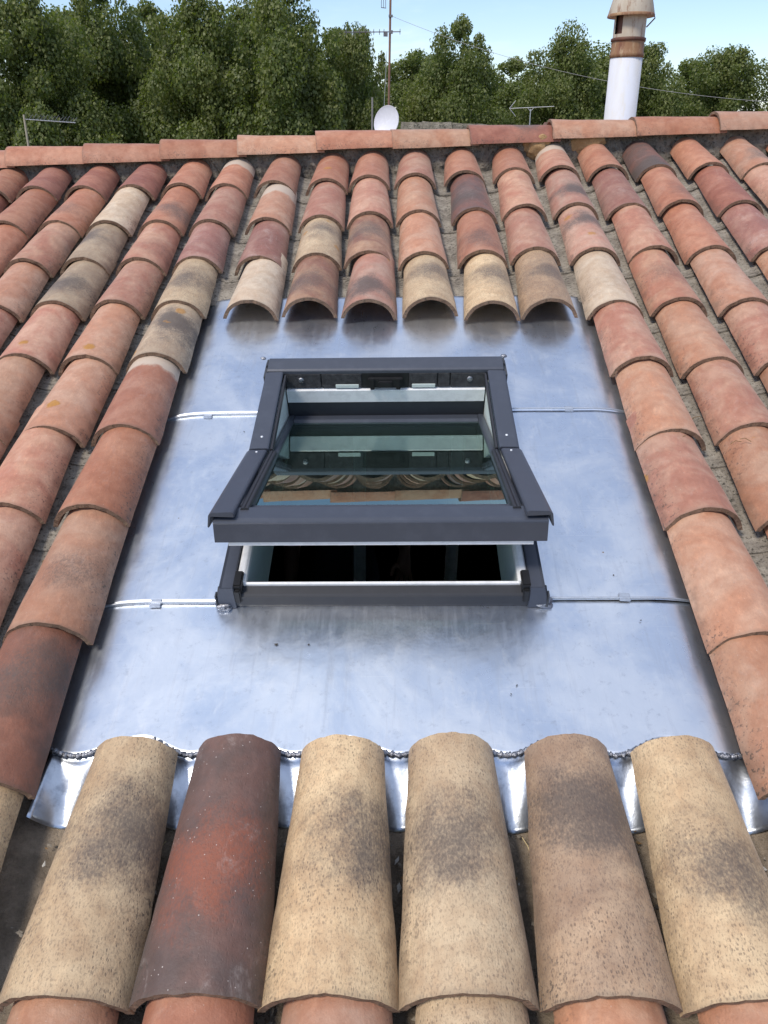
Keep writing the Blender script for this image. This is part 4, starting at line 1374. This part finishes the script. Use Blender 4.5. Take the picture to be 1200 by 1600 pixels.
def tree(px_, topy, d, wpx, k, label, name='plane_tree'):
    base = far(px_, 200, d)
    ztop_ = far(px_, topy, d).z
    wid = wpx*px2m(d)/2
    sx_ = wid/3.1
    rz_ = max(3.2, (ztop_-GROUND)*.40)
    sz_ = rz_/3.9
    zc = ztop_-rz_*1.02
    t = empty(name, Matrix.Translation((base.x, base.y, GROUND)), label, 'tree', 'row of plane trees beyond the roof')
    tr = MB()
    rr = random.Random(k*17+int(px_))
    h_ = (zc-GROUND)*.72
    tr.tube([(0, 0, -.2), (.03, .02, h_*.3), (-.05, .04, h_*.7), (.02, 0, h_)], [.34, .26, .22, .16], 10)
    to = tr.build('trunk', MAT['bark'], t, Matrix.Translation((base.x, base.y, GROUND)))
    lm = MB()
    for q in range(9):
        a_ = q*2.4+rr.random(); z0_ = h_*rr.uniform(.62, 1.0); ln = wid*rr.uniform(.35, .6)
        upz = rz_*rr.uniform(.15, .8)
        lm.tube([(0, 0, z0_), (ln*.5*math.cos(a_), ln*.5*math.sin(a_), z0_+upz*.55), (ln*math.cos(a_), ln*math.sin(a_), z0_+upz)], [.10, .06, .02], 6)
    lm.build('limb', MAT['bark'], t, Matrix.Translation((base.x, base.y, GROUND)))
    o = bpy.data.objects.new('crown', CROWN[k % 4])
    link(o, Matrix.Translation((base.x, base.y, zc)) @ Matrix.Rotation(rr.uniform(0, 6.28), 4, 'Z') @ Matrix.Diagonal((sx_, sx_, sz_, 1)), t)
for i, (px_, ty, d, wpx, lab) in enumerate([
        (-60, -5, 31, 250, 'plane tree cut by the left edge of the picture, behind the comb antenna'),
        (75, 4, 30, 230, 'tall plane tree above the comb antenna, second from the left'),
        (185, -22, 33, 220, 'tall plane tree rising between the comb antenna and the dish'),
        (315, 6, 31, 230, 'broad plane tree in the left half of the picture, left of the tallest'),
        (450, -20, 30, 240, 'tallest plane tree, its top cut off left of the rusty mast'),
        (555, 52, 32, 160, 'lower plane tree directly behind the mast and dish'),
        (712, 42, 40, 185, 'rounded plane tree standing apart just right of the mast'),
        (868, 64, 42, 180, 'plane tree behind the arrow shaped antenna, left of the flue'),
        (1000, 80, 44, 160, 'plane tree directly behind the white flue'),
        (1135, 82, 46, 190, 'pale plane tree at the right end of the row past the flue'),
        (1275, 76, 46, 180, 'plane tree cut by the right edge of the picture'),
        ]):
    tree(px_, ty, d, wpx, i, lab)
for i, (px_, ty, d, wpx, lab) in enumerate([
        (130, 26, 38, 230, 'plane tree standing behind the two tall ones at the far left'),
        (250, 20, 39, 230, 'plane tree behind, filling the dip left of the broad one'),
        (385, 22, 38, 230, 'plane tree behind, filling the dip left of the tallest'),
        (520, 58, 39, 200, 'plane tree behind, between the tallest and the rusty mast'),
        (640, 88, 50, 220, 'low plane tree farther back, right beside the mast'),
        (795, 102, 52, 230, 'low plane tree farther back, in the gap left of the flue'),
        (940, 92, 53, 240, 'low plane tree farther back, left edge of the flue'),
        (1070, 104, 54, 240, 'low plane tree farther back, in the gap right of the flue'),
        ]):
    tree(px_, ty, d, wpx, i+1, lab)

# crumbs, dry leaf bits and flecks of mortar caught on the zinc and in the valleys
lit = MB()
lr = random.Random(5)
def crumb(x, y, z, r_, mat, flat_=.5, ln=1.0):
    a_ = lr.uniform(0, 6.28)
    M_ = Matrix.Translation((x, y, z)) @ Matrix.Rotation(a_, 4, 'Z') @ Matrix.Diagonal((r_*ln, r_, r_*flat_, 1))
    p = [Vector(q) for q in ((1, 0, 0), (0, 1, .1), (-1, .1, 0), (0, -1, 0), (.1, .1, 1), (0, 0, -.6))]
    p = [M_ @ (q+Vector((lr.uniform(-.3, .3), lr.uniform(-.3, .3), lr.uniform(-.2, .2)))) for q in p]
    lit.add(p, [(0, 1, 4), (1, 2, 4), (2, 3, 4), (3, 0, 4), (1, 0, 5), (2, 1, 5), (3, 2, 5), (0, 3, 5)], mat)
for _ in range(26):
    x, y = lr.uniform(-.60, .58), lr.uniform(.88, 2.40)
    if abs(x-XC) < .42 and 1.15 < y < 2.25: continue
    crumb(x, y, ZS+.0015, lr.uniform(.0012, .0032), lr.choice((0, 0, 2)), .5, lr.uniform(1, 2.5))
vm = [(cols[a]+cols[b])/2 for a, b in zip(order[:-1], order[1:])]
for _ in range(420):
    i = lr.randrange(len(vm)); x = vm[i]+lr.gauss(0, .010)
    inner_ = -.72 < x < .70
    y = lr.uniform(-.1, .70) if inner_ else lr.uniform(.2, 4.0)
    crumb(x, y, -.060 if inner_ else -.036, lr.uniform(.0015, .0045), lr.choice((0, 1, 1, 2, 2, 3)), .5, lr.uniform(1, 3))
bot_v = [(a+b)/2 for a, b in zip(BC[:-1], BC[1:])]
for _ in range(50):
    x = lr.choice(bot_v)+lr.gauss(0, .012)
    crumb(x, lr.uniform(.30, .70), -.072, lr.uniform(.0012, .0032), lr.choice((0, 1, 2, 2, 3)), .5, lr.uniform(1, 3))
for (px_, py_) in ((232, 1412), (228, 1432), (218, 1450), (190, 1525), (240, 1395)):
    p = inv(px_, py_, -.06); crumb(p.x, p.y, -.058, .006, 3, .5, 1.6)
# dry stems lying on tiles
for (px_, py_, z, a_, ln) in ((1150, 692, .075, .3, .035), (1165, 688, .074, -.4, .03), (1068, 685, .06, 1.0, .03), (1085, 655, -.02, .6, .05), (825, 1328, -.06, 1.9, .05), (250, 1330, -.06, 1.2, .04)):
    p = inv(px_, py_, z)
    d = Vector((math.cos(a_), math.sin(a_), 0))*ln/2
    lit.tube([p-d, p+Vector((0, .006, .003)), p+d], .0011, 5, 4 if py_ > 1000 else 2)
lo = lit.build('roof_litter', [plain('dark_crumb', (.05, .045, .04), .9), plain('grit', (.22, .19, .15), .9), plain('dry_leaf', (.20, .12, .05), .8), plain('lime_crumb', (.42, .40, .36), .9), plain('straw', (.50, .40, .22), .8)], None, M4)
tag(lo, 'crumbs of mortar, grit and dry leaf bits lying in the tile valleys and on the zinc', 'litter', kind='stuff')
